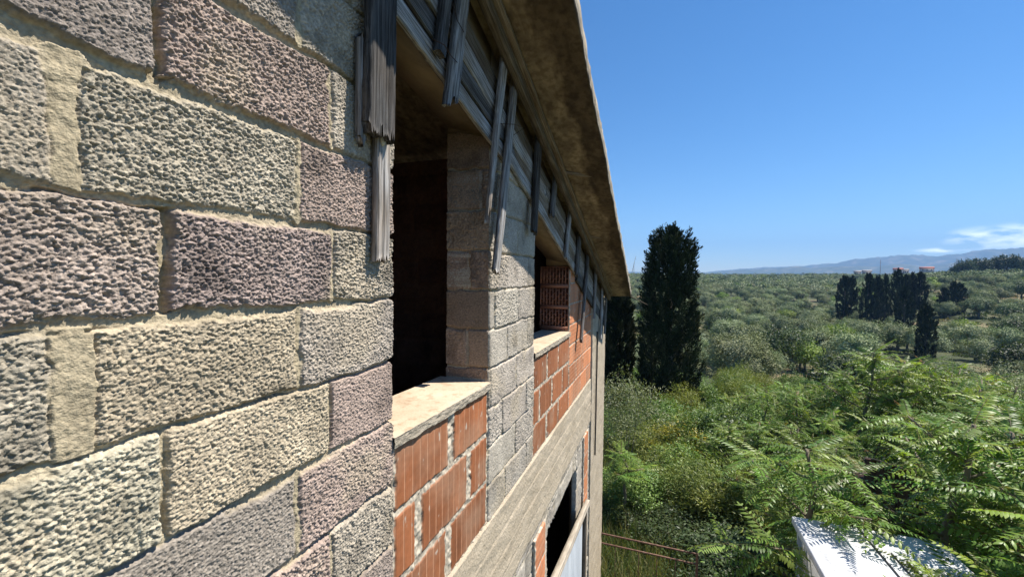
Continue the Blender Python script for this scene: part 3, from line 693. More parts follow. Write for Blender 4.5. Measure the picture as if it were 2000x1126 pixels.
# laths poking out from under the roof
for i, (a, b, Ya, Yb) in enumerate((((1098, 303), (1182, 350), -.11, -.41), ((1148, 432), (1208, 468), -.11, -.40), ((1176, 526), (1230, 538), -.11, -.40), ((1183, 540), (1291, 608), -.10, -.56))):
    p, q_ = on(*a, Ya), on(*b, Yb); p[2] = min(p[2], soffit(p[0])-.02)
    plank('protruding_lath', p, q_, 0.035, 0.02, 'wood_brown', normal=(0, 0, 1), seed=70+i, end1=.05, cols=6)
# sheet metal shutter over the lower opening
mb = MB(); xs = np.linspace(3.30, 4.62, 89); yy = -0.045-0.010*np.sin(xs*2*math.pi/.09)
ztop = -2.50-0.11*(xs-3.3); V = np.concatenate([np.stack([xs, yy, ztop], -1), np.stack([xs, yy, xs*0-5.1], -1), np.stack([xs, yy+.004, ztop], -1), np.stack([xs, yy+.004, xs*0-5.1], -1)])
n = len(xs); k = np.arange(n-1)
mb.add(V, np.concatenate([np.stack([k, n+k, n+k+1, k+1], -1), np.stack([2*n+k, 2*n+k+1, 3*n+k+1, 3*n+k], -1), np.stack([k, k+1, 2*n+k+1, 2*n+k], -1)]))
sh = part(mb.build('metal_shutter', M['sheet'], smooth=True))
pl = plank('shutter_frame', (3.2, -.05, -2.46), (4.86, -.05, -2.66), 0.07, 0.05, 'frame_pale', seed=90, end1=.02); 
plank('shutter_frame', (4.68, -.045, -2.70), (4.68, -.045, -5.1), 0.06, 0.045, 'wood_brown', seed=91)
plank('shutter_frame', (3.26, -.045, -2.55), (3.26, -.045, -5.1), 0.06, 0.045, 'frame_pale', seed=92)
# a cable clipped down the column
mb = MB(); zc = np.linspace(-0.75, -2.42, 18); mb.tube(np.stack([5.66-.03*(zc+.75)/-1.67+.006*np.sin(zc*9), zc*0-.034, zc], -1), 0.011, 6)
part(mb.build('black_cable', noise_mat('cable_rubber', [(0.3, (0.02, 0.02, 0.02)), (0.7, (0.04, 0.04, 0.04))], bump=0)))

# ------------------------------------------------------------------ terrain
def ground_z(x, y):
    x = np.asarray(x, float); y = np.asarray(y, float); r = np.hypot(x, y+DCAM)
    phi = np.degrees(np.arctan2(-(y+DCAM), x))
    z = np.interp(r, [0, 9, 22, 40, 60, 110, 200, 350, 620, 800, 1500, 9000], [-5.3, -5.35, -7.2, -10.6, -12.9, -13.7, -12.4, -7.0, 0.8, -2, -60, -60])
    z = z+9.0*sstep(17, 29.5, phi)*(1-sstep(60, 90, phi))*sstep(90, 300, r)*(1-sstep(330, 700, r))
    z = z+0.5*fbm(x*.05, y*.05, 3, 3)*sstep(10, 30, r)+1.8*fbm(x*.012, y*.012, 8, 3)*sstep(40, 120, r)*(1-sstep(900, 1500, r))
    return z


def skyline(pts, r, left, right):
    """hill heights at distance r that give a measured skyline"""
    ph, hh = list(left[0]), list(left[1])
    for px, py in pts:
        d = ray(px, py); ph.append(math.degrees(math.atan2(-d[1], d[0]))); hh.append(d[2]/math.hypot(d[0], d[1])*r)
    return np.array(ph+list(right[0])), np.array(hh+list(right[1]))


FARL = skyline([(1380, 531), (1440, 525), (1500, 521), (1560, 519), (1600, 516), (1640, 512), (1680, 506), (1740, 499), (1780, 497), (1830, 498), (1870, 495), (1900, 489), (1940, 485), (2000, 482)], 6300, ((-180, -60, -25, -5), (10, 10, 30, 60)), ((45, 60, 90, 179), (480, 400, 80, 10)))
NEARL = skyline([(1380, 532), (1450, 527), (1520, 523), (1560, 519), (1582, 524), (1640, 521), (1700, 520), (1760, 516), (1800, 519), (1860, 513), (1920, 518), (2000, 510)], 4700, ((-180, -60, -20, 0), (5, 5, 5, 12)), ((50, 90, 179), (160, 20, 5)))


def hill_h(phi, r):
    n = 1+0.07*fbm(phi*.9, r*.0011, 5, 5)+0.03*fbm(phi*4, r*.004, 15, 3)
    far = (np.interp(phi, *FARL)+60)*np.exp(-((r-6300)/800)**2); nearr = (np.interp(phi, *NEARL)+60)*np.exp(-((r-4700)/450)**2)
    return np.maximum(far, nearr)*n


rr = np.concatenate([np.linspace(0.5, 60, 70), np.geomspace(61, 800, 110), np.geomspace(830, 3400, 18), np.linspace(3600, 7400, 70)])
pp = np.concatenate([np.linspace(-180, -20, 40), np.linspace(-18, 45, 250), np.linspace(48, 178, 40)])
R_, P_ = np.meshgrid(rr, pp); X = R_*np.cos(np.radians(P_)); Y = -R_*np.sin(np.radians(P_))-DCAM
Z = ground_z(X, Y)+hill_h(P_, R_)
nu, nv = len(rr), len(pp); q = grid_faces(nu, nv, True); i = np.arange(nu*nv).reshape(nv, nu)
wrap = np.stack([i[-1, :-1], i[-1, 1:], i[0, 1:], i[0, :-1]], -1)[:, ::-1]


def terrain_mat():
    m, nt, b = new_mat('dry_grass_ground'); N = nt.nodes.new; L = nt.links.new
    tc = N('ShaderNodeTexCoord')
    def nz(s, d=7):
        n = N('ShaderNodeTexNoise'); n.inputs['Scale'].default_value = s; n.inputs['Detail'].default_value = d; L(tc.outputs['Object'], n.inputs['Vector']); return n
    a = ramp(nt, [(0.36, (0.04, 0.055, 0.02)), (0.54, (0.075, 0.085, 0.032)), (0.64, (0.19, 0.155, 0.085)), (0.74, (0.25, 0.16, 0.105))]); L(nz(0.07).outputs[0], a.inputs[0])
    c = ramp(nt, [(0.3, (0.45, 0.45, 0.45)), (0.7, (1.3, 1.25, 1.15))]); L(nz(3.0).outputs[0], c.inputs[0])
    mx = N('ShaderNodeMix'); mx.data_type = 'RGBA'; mx.blend_type = 'MULTIPLY'; mx.inputs[0].default_value = 1
    L(a.outputs[0], mx.inputs[6]); L(c.outputs[0], mx.inputs[7])
    f = ramp(nt, [(0.35, (0.05, 0.065, 0.032)), (0.55, (0.09, 0.095, 0.05)), (0.68, (0.2, 0.17, 0.11))]); L(nz(0.012, 9).outputs[0], f.inputs[0])
    sx = N('ShaderNodeVectorMath'); sx.operation = 'LENGTH'; L(tc.outputs['Object'], sx.inputs[0])
    mr = N('ShaderNodeMapRange'); mr.inputs[1].default_value = 700; mr.inputs[2].default_value = 1400; L(sx.outputs['Value'], mr.inputs[0])
    m2 = N('ShaderNodeMix'); m2.data_type = 'RGBA'; L(mr.outputs[0], m2.inputs[0]); L(mx.outputs[2], m2.inputs[6]); L(f.outputs[0], m2.inputs[7])
    L(m2.outputs[2], b.inputs['Base Color']); return m


tag(mesh_obj('ground', np.stack([X, Y, Z], -1).reshape(-1, 3), [q, wrap], terrain_mat(), smooth=True), kind='structure')

# ------------------------------------------------------------------ foliage
def unit(v): return v/(np.linalg.norm(v, axis=-1, keepdims=True)+1e-9)


def leaves(P, D, Nrm, Ln, Wd, col, droop=0.15):
    """one folded leaf (two quads sharing the midrib) per point: vertices, faces, colours"""
    n = len(P); Ln = np.broadcast_to(np.asarray(Ln, float), (n,))[:, None]; Wd = np.broadcast_to(np.asarray(Wd, float), (n,))[:, None]
    D = unit(D); S = unit(np.cross(D, Nrm)); U = np.cross(S, D)
    V = np.stack([P, P+D*Ln*.45+S*Wd*.5-U*Wd*.12, P+D*Ln-U*Ln*droop, P+D*Ln*.45-S*Wd*.5-U*Wd*.12], 1).reshape(-1, 3)
    F = np.arange(n*4).reshape(n, 4); return V, F, np.repeat(col, 4, axis=0)


def rand_dirs(rs, n): return unit(rs.normal(size=(n, 3)))


def crown_cloud(rs, centers, rad, per, Ln, Wd, cols, up=0.35, out=0.5, flat=1.0):
    """clumps of leaves round given centres; blades face outward from the crown"""
    n = len(centers)*per; c = np.repeat(centers, per, 0); rd = np.repeat(np.broadcast_to(rad, (len(centers),)), per)[:, None]
    d = rand_dirs(rs, n); P = c+d*rd*(rs.rand(n, 1)**0.4)*np.array([1, 1, flat])
    o = unit(c-np.array([0, 0, (centers[:, 2].min()*.7+centers[:, 2].max()*.3)]))
    D = unit(d*0.5+rand_dirs(rs, n)*0.8+np.array([0, 0, up])); Nn = unit(rand_dirs(rs, n)*(.85-.5*out)+d*.6+o*out+np.array([0, 0, .35]))
    cc = cols[rs.randint(0, len(cols), len(centers))]; col = np.repeat(cc, per, 0)*(0.75+0.5*rs.rand(n, 1))
    return leaves(P, D, Nn, Ln*(.7+.6*rs.rand(n)), Wd*(.7+.6*rs.rand(n)), col)


def shell_points(rs, n, rx, rz, zc, inner=0.35):
    d = rand_dirs(rs, n); d[:, 2] = np.abs(d[:, 2])*np.where(rs.rand(n) < .78, 1, -.55); k = (inner+(1-inner)*rs.rand(n, 1)**.6)
    lump = (1+.22*np.sin(d[:, :1]*5+rs.rand()*6)*np.sin(d[:, 1:2]*4+rs.rand()*6))
    return d*k*lump*np.array([rx, rx, rz])+np.array([0, 0, zc])


OL = np.array([(0.25, 0.28, 0.15), (0.20, 0.235, 0.11), (0.30, 0.325, 0.19), (0.165, 0.205, 0.08), (0.23, 0.265, 0.13)])
DK = np.array([(0.035, 0.055, 0.018), (0.050, 0.075, 0.024), (0.028, 0.045, 0.015)])
YG = np.array([(0.20, 0.27, 0.05), (0.24, 0.30, 0.06), (0.15, 0.22, 0.045)])
BR = np.array([(0.115, 0.185, 0.042), (0.15, 0.225, 0.05), (0.085, 0.14, 0.032), (0.18, 0.24, 0.055)])
FE = np.array([(0.17, 0.20, 0.045), (0.22, 0.245, 0.05), (0.12, 0.16, 0.036)])


def trunk_mesh(rs, h, r, lean=.25, limbs=4, zc=2.4, rx=1.6):
    mb = MB(); p = [(0, 0, -.3)]; x = y = 0
    for k in range(1, 5): x += lean*rs.uniform(-.4, .4); y += lean*rs.uniform(-.4, .4); p.append((x, y, h*k/4))
    mb.tube(p, [r*1.5, r*1.1, r, r*.85, r*.6], 7)
    for k in range(limbs):
        a = 2*math.pi*k/limbs+rs.rand(); b = np.array(p[3]); e = np.array([math.cos(a)*rx*.7, math.sin(a)*rx*.7, zc+rs.uniform(-.2, .5)])
        mb.tube([b, (b+e)/2+np.array([0, 0, .15]), e], [r*.55, r*.38, r*.15], 5)
    return mb


def make_tree(name, rs, rx, rz, zc, nclump, per, crad, Ln, Wd, cols, mat, trunk_h, trunk_r, inner=.35, up=.35, bark='bark', out=.9):
    root = empty(name, (0, 0, 0))
    cen = shell_points(rs, nclump, rx, rz, zc, inner)
    V, F, Cc = crown_cloud(rs, cen, crad*(.7+.6*rs.rand(nclump)), per, Ln, Wd, cols, up, out)
    mesh_obj('crown', V, F, M[mat], root, col=Cc)
    trunk_mesh(rs, trunk_h, trunk_r, zc=zc, rx=rx).build('trunk', M[bark], root, smooth=True)
    return root


rs = np.random.RandomState(5)
def taken(px_r, lst): return any((p[0]-px_r[0])**2+(p[1]-px_r[1])**2 < (p[2]+px_r[2])**2 for p in lst)
occupied = []                                # (x, y, radius) of larger things already placed


def foot(px, py, d):
    p = at(px, py, d); return np.array([p[0], p[1], float(ground_z(p[0], p[1]))]), p[2]


# ---- cypresses
def make_cypress(rs, h, r, n, Ln, Wd, ragged=.16, tufts=260, tip=(.62, .25)):
    """upright sprays packed into a ragged column"""
    root = empty('cypress_tree', (0, 0, 0)); per = n//tufts; t = (np.arange(tufts)+rs.rand(tufts))/tufts; t = t**.9; ang = rs.rand(tufts)*2*math.pi
    prof = np.interp(t, [0, .04, .15, .4, .65, .82, .93, 1], [.45, .85, 1, 1, .95, .82, tip[0], tip[1]])
    lobes = 1+ragged*(rs.normal(size=tufts)*.75+np.sin(ang*3+t*9)*.5)
    rad = r*prof*np.where(rs.rand(tufts) < .72, .84*lobes, .8*rs.rand(tufts))
    C0 = np.stack([rad*np.cos(ang), rad*np.sin(ang), h*(.01+.95*t)], -1); o = np.stack([np.cos(ang), np.sin(ang), ang*0], -1)
    td = unit(o*(.28+.35*rs.rand(tufts, 1))+np.array([0, 0, 1])+rand_dirs(rs, tufts)*.15); tl = (.30+.32*rs.rand(tufts))*r*.75
    i = np.repeat(np.arange(tufts), per); n = len(i); u = rs.rand(n, 1)
    P = C0[i]+td[i]*tl[i][:, None]*(u*1.7-.6)+rand_dirs(rs, n)*(r*.19)*np.sqrt(np.clip(1.1-u, .02, 1))*rs.rand(n, 1)**.5
    D = unit(td[i]+rand_dirs(rs, n)*.55); N_ = unit(o[i]+rand_dirs(rs, n)*.8)
    pal = np.array([(0.020, 0.030, 0.012), (0.028, 0.038, 0.015), (0.045, 0.050, 0.022), (0.014, 0.022, 0.009)])
    cc = pal[rs.randint(0, 4, tufts)][i]
    V, F, Cc = leaves(P, D, N_, Ln*(.6+.8*rs.rand(n)), Wd*(.6+.8*rs.rand(n)), cc*(.7+.6*rs.rand(n, 1)), 0)
    mesh_obj('crown', V, F, M['cypress'], root, col=Cc)
    mb = MB(); mb.tube([(0, 0, -.3), (0, 0, h*.5), (0, 0, h*.9)], [r*.16, r*.1, r*.03], 7); mb.build('trunk', M['bark'], root, smooth=True)
    return root


b, z = foot(1312, 450, 20.5)
big = make_cypress(np.random.RandomState(2), z-b[2]+.1, 1.40, 46000, .16, .060, .075, 560, (.66, .30))
big.location = b; tag(big, 'tall dark cypress right of the roof corner with ragged side shoots', 'cypress', 'cypress trees'); occupied.append((b[0], b[1], 2.2))
b, z = foot(1207, 572, 23)
c2 = make_cypress(np.random.RandomState(3), z+.3-b[2], .88, 24000, .19, .07, .18, 300)
c2.location = b; tag(c2, 'dark cypress half hidden behind the end of the block building', 'cypress', 'cypress trees'); occupied.append((b[0], b[1], 2))
cv = [make_cypress(np.random.RandomState(20+k), 10, 1.6, 11000, .30, .13, .07, 190, (.40, .06)) for k in range(3)]
# (centre px, top py, depth, width px, label)
FAR = [(1651, 539, 122, 26, 'leftmost and squat dark cypress beside the far grove cluster'), (1664, 541, 124, 20, None), (1697, 535, 112, 27, 'broad cypress at the left edge of the tight far cluster'), (1715, 540, 114, 22, None), (1731, 538, 115, 15, 'slim pointed cypress in the middle of the far cluster'),
       (1754, 526, 118, 21, 'tallest spire in the distant cypress cluster'), (1771, 537, 119, 19, None), (1783, 534, 120, 17, None), (1799, 533, 117, 23, 'right end cypress of the tight far cluster'),
       (1768, 560, 96, 28, 'dark rounded cypress standing in front of the far cluster'), (1811, 598, 68, 31, 'stout near cypress standing alone below the far cluster'), (1843, 562, 118, 18, 'small low cypress right of the far cluster'), (1863, 550, 118, 20, 'left one of the cypress pair at the far right'), (1876, 553, 119, 18, 'right one of the cypress pair at the far right'), (1805, 586, 74, 14, 'thin cypress tip behind the stout lone cypress')]
for i, (px, py, d, wpx, lab) in enumerate(FAR):
    b, z = foot(px, py, d); h = max(z-b[2], 3); w = wpx/F_PX*d/2
    src = cv[i % 3]; loc = tuple(b); scl = (w/1.6, w/1.6, h/10)
    if i < 3: o = src; o.location = loc; o.scale = scl; o.rotation_euler = (0, 0, i)
    else: o = copy_thing(src, loc, i*1.3, scl)
    tag(o, lab or 'dark cypress crowded inside the tight far cluster', 'cypress', 'cypress trees' if lab else 'cypresses inside the far cluster'); occupied.append((b[0], b[1], w+.5))
    if i in (9, 10, 6, 2):                   # open ground on the near side of the front cypresses
        u_ = (EYE-b)[:2]; u_ = u_/np.linalg.norm(u_)
        for k in (4, 8, 12): occupied.append((b[0]+u_[0]*k, b[1]+u_[1]*k, 2.6))

# ---- umbrella pines on the right hill, horizon trees
pv = [make_tree('umbrella_pine', np.random.RandomState(60+k), 4.2, 3.2, 4.0, 60, 70, 1.25, .6, .26, DK, 'shrub', 4.0, .28, .3) for k in range(2)]
for i, (px, py, d, wpx, lab) in enumerate(((1885, 507, 240, 30, 'low round dark pine at the left end of the hilltop row'), (1915, 504, 245, 34, 'round topped pine second from the left on the hilltop'), (1944, 503, 245, 30, 'flat crowned pine in the middle of the hilltop row'), (1968, 497, 240, 36, 'largest spreading pine on the hilltop at the right'), (1992, 500, 235, 30, 'dark pine at the far right edge of the hilltop'), (1868, 518, 240, 16, 'small dark pine tapering off the hilltop row'))):
    b, z = foot(px, py, d); w = wpx/F_PX*d/2; h = float(np.clip(z-b[2], 4., 11)); b[2] = z-h
    scl = (w/4.2, w/4.2, h/7.4)
    if i < 2: o = pv[i]; o.location = tuple(b); o.scale = scl
    else: o = copy_thing(pv[i % 2], tuple(b), i*2.1, scl)
    tag(o, lab, 'pine', 'pines on the hilltop'); occupied.append((b[0], b[1], w))

# ---- olives and other trees of the grove
ov = [make_tree('olive_tree', np.random.RandomState(100+k), 2.35+.2*(k % 3), 1.75, 2.5, 90, 95, .58, .23, .10, OL, 'olive', 1.9, .2, .35, .25, 'bark_pale') for k in range(7)]
gv = [make_tree('green_tree', np.random.RandomState(140+k), 2.3, 1.9, 2.4, 60, 46, .68, .30, .15, YG, 'shrub', 1.8, .16, .35) for k in range(2)]
dv = [make_tree('carob_tree', np.random.RandomState(150+k), 2.5, 2.2, 2.4, 70, 50, .62, .26, .14, DK*1.15, 'shrub', 1.8, .2, .35) for k in range(2)]
on_ = [make_tree('olive_tree', np.random.RandomState(120+k), 2.5, 2.0, 2.7, 120, 190, .50, .135, .058, OL, 'olive', 1.9, .2, .35, .3, 'bark_pale') for k in range(4)]
first = {id(x): True for x in ov+gv+dv+on_}
def put(src, loc, rz, sc, label, cat, group):
    if first.get(id(src)):
        first[id(src)] = False; o = src; o.location = loc; o.rotation_euler = (0, 0, rz); o.scale = (sc, sc, sc)
    else: o = copy_thing(src, loc, rz, sc)
    return tag(o, label, cat, group)


cand = []
for step, r0, r1 in ((7.7, 37, 150), (8.2, 150, 610)):
    for gx in np.arange(20, 640, step):
        for gy in np.arange(-430, 60, step):
            r_ = math.hypot(gx, gy+DCAM)
            if not r0 < r_ < r1: continue
            ph = math.degrees(math.atan2(-(gy+DCAM), gx))
            if ph < -6.5 or ph > 34.5: continue
            x, y = gx+rs.uniform(-.36, .36)*step, gy+rs.uniform(-.36, .36)*step
            if taken((x, y, 1.2), occupied): continue
            gap = fbm(np.array([x*.03]), np.array([y*.03]), 77, 3)[0]
            if gap > .38 and r_ < 320: continue
            if rs.rand() < .10: continue
            cand.append((r_, x, y, ph))
cand.sort(); n_ol = 0; rest = []
for r_, x, y, ph in cand:
    z = float(ground_z(x, y)); u = rs.rand()
    if n_ol < 292:
        if u < .06: put(gv[rs.randint(2)], (x, y, z), rs.rand()*6.28, rs.uniform(.7, 1.2), 'yellow green rounded tree among the grey olives of the grove', 'tree', 'yellow green trees in the grove')
        elif u < .18: put(dv[rs.randint(2)], (x, y, z), rs.rand()*6.28, rs.uniform(.7, 1.25), 'dark green dense round tree among the grey olives of the grove', 'tree', 'dark green trees in the grove')
        else: put((on_[rs.randint(4)] if r_ < 70 else ov[rs.randint(7)]), (x, y, z-.3), rs.rand()*6.28, rs.uniform(.85, 1.32), 'silvery grey green olive tree in the grove below the building', 'olive tree', 'olive trees in the grove'); n_ol += 1
    else: rest.append((x, y, z, u))
A = np.array(rest); n = len(A); per = 120; rs2 = np.random.RandomState(9)
sc = rs2.uniform(.7, 1.4, n)*3.0
d = rand_dirs(rs2, n*per); d[:, 2] = np.abs(d[:, 2])*.9-.1
P = np.repeat(A[:, :3], per, 0)+d*np.repeat(sc, per)[:, None]*np.array([1, 1, .95])*(.6+.4*rs2.rand(n*per, 1))+np.array([0, 0, 1.9])
tc_ = np.where((A[:, 3] < .06)[:, None], YG[rs2.randint(0, 3, n)], np.where((A[:, 3] < .16)[:, None], DK[rs2.randint(0, 3, n)]*1.3, OL[rs2.randint(0, 5, n)]))*rs2.uniform(.75, 1.25, (n, 1))
V, F, Cc = leaves(P, unit(d+rand_dirs(rs2, n*per)*.8), unit(d+rand_dirs(rs2, n*per)*.45+np.array([0, 0, .2])), .85, .6, np.repeat(tc_, per, 0)*(.75+.5*rs2.rand(n*per, 1)))
tag(mesh_obj('distant_olive_grove', V, F, M['olive'], col=Cc), 'far olive grove spreading to the ridge below the hills', 'olive grove', kind='stuff')

ru = np.random.RandomState(31); n = 3000
r_ = np.sqrt(ru.uniform(36**2, 260**2, n)); ph = np.radians(ru.uniform(-6.5, 34, n)); X = r_*np.cos(ph); Yu = -r_*np.sin(ph)-DCAM
k = fbm(X*.05+9, Yu*.05, 12, 3) > -.12; X, Yu = X[k], Yu[k]; n = len(X); szu = ru.uniform(.35, .8, n); per = 70
d = rand_dirs(ru, n*per); d[:, 2] = np.abs(d[:, 2])
P = np.repeat(np.stack([X, Yu, ground_z(X, Yu)], -1), per, 0)+d*np.repeat(szu, per)[:, None]*np.array([1.1, 1.1, .9])*(.55+.45*ru.rand(n*per, 1))
pal = np.concatenate([OL*.4, DK, DK, DK*1.3, BR*.5, np.array([(.20, .17, .08), (.14, .13, .06)])]); cu = np.repeat(pal[ru.randint(0, len(pal), n)], per, 0)*(.75+.5*ru.rand(n*per, 1))  # dark bush colours, lowered further to imitate shade between the crowns
V, F, Cc = leaves(P, unit(d+rand_dirs(ru, n*per)*.8), unit(d+rand_dirs(ru, n*per)*.5+np.array([0, 0, .2])), .34, .17, cu)
tag(mesh_obj('scrub', V, F, M['shrub'], col=Cc), 'low tangled scrub covering the ground between the olive trees', 'scrub', kind='stuff')

# ---- tree of heaven saplings with long feather leaves
def pinnate(rs, Lr, pairs, ll, lw, col, sag):
    """one compound leaf along +X: stalk and paired drooping leaflets"""
    t = np.linspace(.18, 1, pairs); x = t*Lr; z = -sag*t**2*Lr
    Vs, Fs, Cs = [], [], []; n0 = 0
    P, D, N_, L_ = [], [], [], []
    for i in range(pairs):
        sz = ll*(.55+.45*math.sin(math.pi*min(1, .25+.72*t[i])))
        for sg in (-1, 1):
            if rs.rand() < .07: continue
            P.append((x[i]+rs.uniform(-.006, .006), 0, z[i])); D.append((.42+rs.uniform(-.1, .1), sg, -.30-.25*rs.rand())); N_.append((rs.uniform(-.25, .25), rs.uniform(-.2, .2), 1)); L_.append(sz*rs.uniform(.88, 1.1))
    P.append((Lr, 0, -sag*Lr)); D.append((1, 0, -.5)); N_.append((0, 0, 1)); L_.append(ll*.7)
    P, D, N_, L_ = map(np.array, (P, D, N_, L_)); D = unit(D); S = unit(np.cross(D, N_)); U = np.cross(S, D); L2 = L_[:, None]; w = lw*L2/ll
    V = np.stack([P, P+D*L2*.35+S*w*.5-U*w*.10, P+D*L2*.75+S*w*.30-U*w*.2, P+D*L2-U*L2*.16, P+D*L2*.75-S*w*.30-U*w*.2, P+D*L2*.35-S*w*.5-U*w*.10, P+D*L2*.4+U*w*.10], 1)
    n = len(P); b = (np.arange(n)*7)[:, None]
    F = np.concatenate([b+np.array([[0, 1, 6]]), b+np.array([[6, 1, 2]]), b+np.array([[6, 2, 3]]), b+np.array([[6, 3, 4]]), b+np.array([[6, 4, 5]]), b+np.array([[0, 6, 5]])])
    cl = np.repeat(col[None, :]*(.85+.3*rs.rand(n, 1)), 7, 0)
    V = V.reshape(-1, 3); k = len(V)
    tt = np.linspace(0, 1, 6); c = np.stack([tt*Lr, tt*0, -sag*tt**2*Lr], -1); r = .004*(1-.6*tt)
    st = np.concatenate([c+np.stack([tt*0, r, tt*0], -1), c+np.stack([tt*0, -r*.5, r*.9], -1), c+np.stack([tt*0, -r*.5, -r*.9], -1)])
    q = []
    for i in range(5):
        for a, b2 in ((0, 6), (6, 12), (12, 0)): q += [(k+a+i, k+a+i+1, k+b2+i+1), (k+a+i, k+b2+i+1, k+b2+i)]
    return np.concatenate([V, st]), np.concatenate([F, np.array(q)]), np.concatenate([cl, np.tile(np.array([(.20, .17, .07)]), (18, 1))])


rl = np.random.RandomState(77)
LEAFC = np.array([(0.175, 0.27, 0.052), (0.14, 0.23, 0.045), (0.21, 0.30, 0.06), (0.23, 0.31, 0.065)])
leaf_lib = [pinnate(rl, rl.uniform(.46, .66), 9+i % 4, .115+.006*(i % 5), .036+.003*(i % 3), LEAFC[i % 3], rl.uniform(.10, .55)) for i in range(16)]
young_lib = [pinnate(rl, rl.uniform(.25, .36), 8, .075, .022, np.array(c_), .15) for c_ in ((.22, .19, .05), (.26, .16, .06), (.19, .22, .05))]


def make_ailanthus(seed, h, spread, tips, bare=.35, scale=1.0):
    rs = np.random.RandomState(seed); root = empty('tree_of_heaven', (0, 0, 0)); mb = MB(); Vs, Fs, Cs = [], [], []; n0 = 0
    stem = [np.array([0, 0, -.2])]
    for k in range(1, 6): stem.append(np.array([rs.uniform(-.08, .08)*k*.5*spread, rs.uniform(-.08, .08)*k*.5*spread, h*k/5*.92]))
    mb.tube(stem, np.linspace(.045, .016, 6)*(.5+h/5), 7)
    ends = [(stem[5], np.array([0, 0, 1.]))]
    for k in range(tips-1):
        f = bare+(1-bare)*(k+.5)/tips; i = min(int(f*5), 4); b = stem[i]+(stem[i+1]-stem[i])*(f*5-i)
        a = k*2.4+rs.uniform(-.4, .4); ln = spread*(.55+.6*rs.rand())*(1.15-.6*f); e = b+np.array([math.cos(a)*ln, math.sin(a)*ln, ln*(.35+.5*rs.rand())])
        mid = (b+e)/2+np.array([0, 0, -.06*ln]); mb.tube([b, mid, e], [.022, .017, .011], 5); ends.append((e, unit(e-mid)))
        ends.append(((b+e*2)/3, unit(e-b)))
    for j, (e, dr) in enumerate(ends):
        m = rs.randint(9, 14) if j % 2 == 0 else 6
        for k in range(m):
            yg = rs.rand() < .10 and k > m-4
            V, F, Cc = (young_lib[rs.randint(3)] if yg else leaf_lib[rs.randint(16)])
            az = k*2.4+rs.uniform(-.5, .5); el = np.interp(k/(m-1.), [0, 1], [-.40, .75])+rs.uniform(-.22, .2); s_ = scale*rs.uniform(.7, 1.15); rol = rs.uniform(-.4, .4)
            ca, sa, ce, se = math.cos(az), math.sin(az), math.cos(el), math.sin(el)
            X = np.array([ca*ce, sa*ce, se]); Yv = np.array([-sa, ca, 0]); Zv = np.cross(X, Yv); Y2 = Yv*math.cos(rol)+Zv*math.sin(rol); Z2 = np.cross(X, Y2)
            org = e-dr*(.25*(1-k/m))*rs.rand()
            Vs.append(org+(V@np.stack([X, Y2, Z2]))*s_); Fs.append(F+n0); Cs.append(Cc*rs.uniform(.6, 1.3)*np.array([rs.uniform(.85, 1.25), 1, rs.uniform(.7, 1.2)])); n0 += len(V)
    mesh_obj('crown', np.concatenate(Vs), np.concatenate(Fs), M['leaf'], root, col=np.concatenate(Cs))
    mb.build('trunk', M['bark_pale'], root, smooth=True); root['h'] = h
    return root


av = [make_ailanthus(200+k, 4.2, 1.25, 11, .35) for k in range(5)]
for x in av: first[id(x)] = True
sap = make_ailanthus(230, 3.0, .55, 5, .6, .85)
AT = [(1692, 655, 13.0, 'tallest feather leaved sapling rising above the thicket with orange tips'), (1760, 676, 12.2, None), (1822, 684, 12.6, None), (1885, 705, 11.5, None), (1730, 690, 14.5, None), (1790, 690, 15.0, None), (1655, 710, 14.0, None), (1855, 700, 14.0, None), (1590, 735, 16.5, None), (1535, 738, 17.0, None), (1470, 742, 17.5, None), (1925, 712, 13.0, None), (1975, 722, 12.0, None), (1945, 728, 9.2, None), (1998, 742, 7.8, 'big feathery sapling at the right edge of the thicket'),
      (1620, 752, 14.5, None), (1560, 752, 14, None), (1500, 750, 15, None), (1440, 758, 15.5, None), (1390, 790, 14, None), (1415, 815, 11.5, None), (1480, 808, 11, None), (1555, 812, 10.2, None), (1640, 800, 10.5, None), (1720, 790, 9.8, None), (1800, 790, 9.4, None), (1870, 800, 8.4, None), (1345, 805, 13, None),
      (1560, 880, 7.2, 'near sapling with spreading feather leaves behind the white hut'), (1490, 872, 8.4, None), (1620, 850, 8.6, None), (1880, 880, 6.6, None), (1960, 880, 5.6, None), (2040, 930, 5.0, None), (1990, 1030, 4.0, 'closest sapling with long fronds in the bottom right corner'),
      (1860, 1090, 4.3, 'low sapling with fronds hanging over the white hut roof'), (1445, 930, 9.0, None), (1530, 960, 8.4, None), (1590, 975, 6.9, 'sapling arching over the far left corner of the white roof')]
for i, (px, py, d, lab) in enumerate(AT):
    b, z = foot(px, py, d); sc_ = max(z-b[2], .9)/4.3; s_ = float(np.clip(sc_, .3, 1.25)); xy = float(np.clip(s_, .62, 1.1))
    src = av[(i*3+1) % 5]
    o = put(src, tuple(b), i*1.9, 1, lab or 'green feather leaved sapling in the thicket beyond the white hut', 'tree of heaven', 'tree of heaven saplings in the thicket'); o.scale = (xy, xy, s_)
for i, (x, y, top, lab) in enumerate(((6.95, -4.4, -1.3, 'sapling behind the far right corner of the white roof'), (5.8, -4.7, -1.25, 'sapling at the right side of the white roof shading it with fronds'), (4.7, -4.8, -1.5, 'big leaved sapling at the near right side of the white roof'), (6.8, -2.95, -2.0, 'sapling leaning over the back edge of the white roof'), (7.3, -5.3, -1.5, 'short sapling at the right end of the brown shed'))):
    o = put(av[(i*2+1) % 5], (x, y, -5.35), i*2.3+.7, 1, lab, 'tree of heaven', 'tree of heaven saplings in the thicket'); o.scale = (1.05, 1.05, (top+5.35)/4.45)
b, z = foot(1222, 870, 9.0); sap.location = tuple(b); sap.scale = (1, 1, (z-b[2])/3.1)
